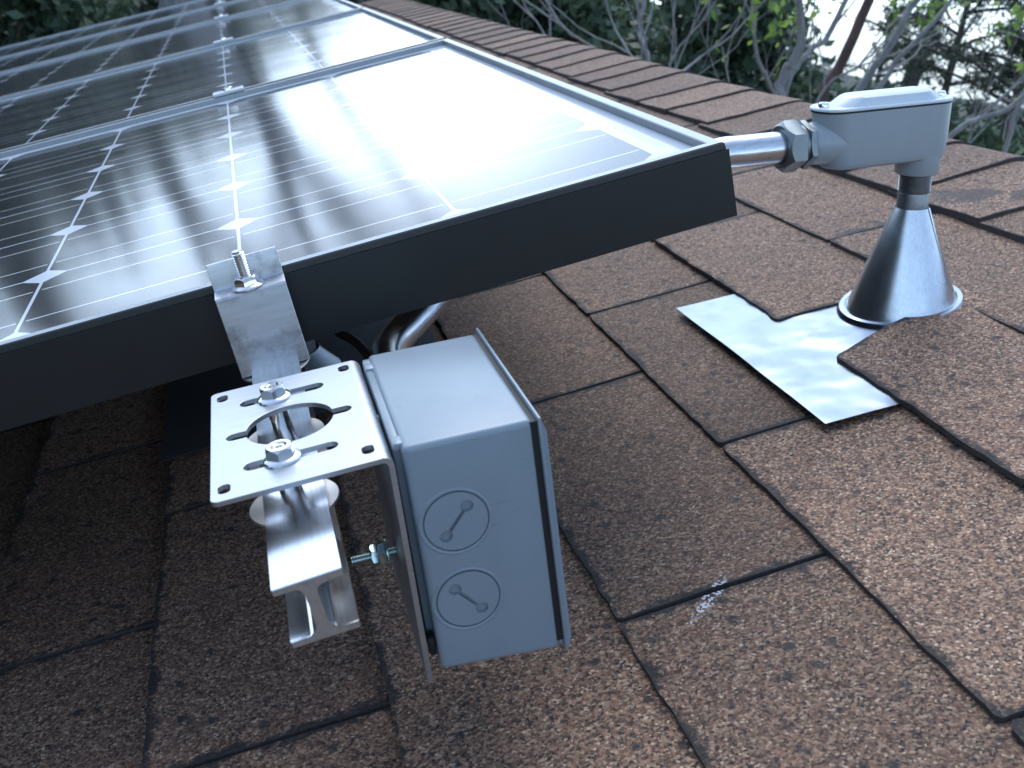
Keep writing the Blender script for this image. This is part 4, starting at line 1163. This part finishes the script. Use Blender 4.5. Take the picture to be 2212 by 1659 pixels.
limb_tree('thick grey trunk rising at the top left behind the far end of the panels', 6.6, -1.7, [
    ([(-1.5, -14, 0), (-1.7, -4, 0), (-2.0, 6, 0), (-1.4, 16, .1), (-2.4, 30, .2)], .115, .060),
    ([(-1.9, 5, 0), (-4.2, 12, .4), (-6.0, 22, .6)], .06, .03),
    ([(-1.7, 8, 0), (.4, 14, -.2), (2.2, 24, -.3)], .05, .025)], 15, buds=False, depth=2, group=None, name='grey_trunk_tree', twig=.5)
limb_tree('slender dark trunks reflected in the nearest panel, beyond the ridge', 9.5, 1.6, [
    ([(1.2, -8, 0), (1.5, 4, 0), (1.9, 14, 0), (2.6, 24, 0)], .065, .030)], 16, 'bark_dark', buds=False, group=None, name='slender_tree', twig=.4)
limb_tree('tall reddish tree trunk standing left beyond the panels', 8.0, -16.5, [
    ([(-16.0, -10, 0), (-16.8, 4, 0), (-17.4, 14, 0), (-16.6, 26, 0)], .16, .09),
    ([(-16.9, 5, 0), (-12.9, 14, .5), (-11.5, 24, .6)], .07, .03)], 17, 'bark_red', buds=False, group=None, name='tall_tree', twig=.4)
limb_tree('tall bare tree left of the grey trunk beyond the farthest panel', 9.0, -8.2, [
    ([(-8.0, -10, 0), (-8.3, 4, 0), (-7.7, 13, 0), (-8.4, 26, 0)], .12, .05),
    ([(-8.2, 5, 0), (-9.6, 12, .3), (-11.0, 20, .3)], .05, .025)], 18, 'bark_dark', buds=False, group=None, name='tall_tree', twig=.5)
# palm far off with a shaggy head
def palm(az, dist, el_head, label, seed=5):
    gp = azp(az, dist, 0); gp.z = terr(gp.x, gp.y); t = wthing('palm_tree', label, 'palm tree', gp); rg = random.Random(seed)
    H = zel(el_head, dist) - gp.z
    bm = bmesh.new(); tube([Vector((-.5, 0, -.3)), Vector((-.2, 0, H * .5)), Vector((0, 0, H))], [.17, .13, .12], 10, bm); part('trunk', bm, M['bark_dark'], t, 60)
    bm = bmesh.new()
    for k in range(46):
        a = rg.uniform(0, 6.283); e = rg.uniform(-1.2, 1.1); L = rg.uniform(.7, 1.1)
        d = Vector((math.cos(a) * math.cos(e), math.sin(a) * math.cos(e), math.sin(e)))
        p = Vector((0, 0, H)); q = p + d * L * .6; r_ = q + Vector((d.x * .35, d.y * .35, -.25))
        sd2 = d.cross(Vector((0, 0, 1))).normalized() * .015
        for f_ in range(9):
            off = (f_ - 4) * .07
            sp = q + d.cross(Vector((0, 0, 1))).normalized() * off * 1.5 + Vector((d.x, d.y, 0)) * (.3 - abs(off)) + Vector((0, 0, -.15 * abs(off) * 4))
            vs2 = [bm.verts.new(q - sd2), bm.verts.new(q + sd2), bm.verts.new(sp)]; bm.faces.new(vs2)
        vs2 = [bm.verts.new(p - sd2), bm.verts.new(p + sd2), bm.verts.new(q + sd2), bm.verts.new(q - sd2)]; bm.faces.new(vs2)
    me = from_bm(bm); at = me.attributes.new('rnd', 'FLOAT', 'POINT'); at.data.foreach_set('value', [rg.random() for _ in me.vertices])
    finish(me, M['needle'], 0); link('crown', me, t)
palm(35.3, 17, 2.3, 'distant palm tree with a shaggy head against the bright sky')
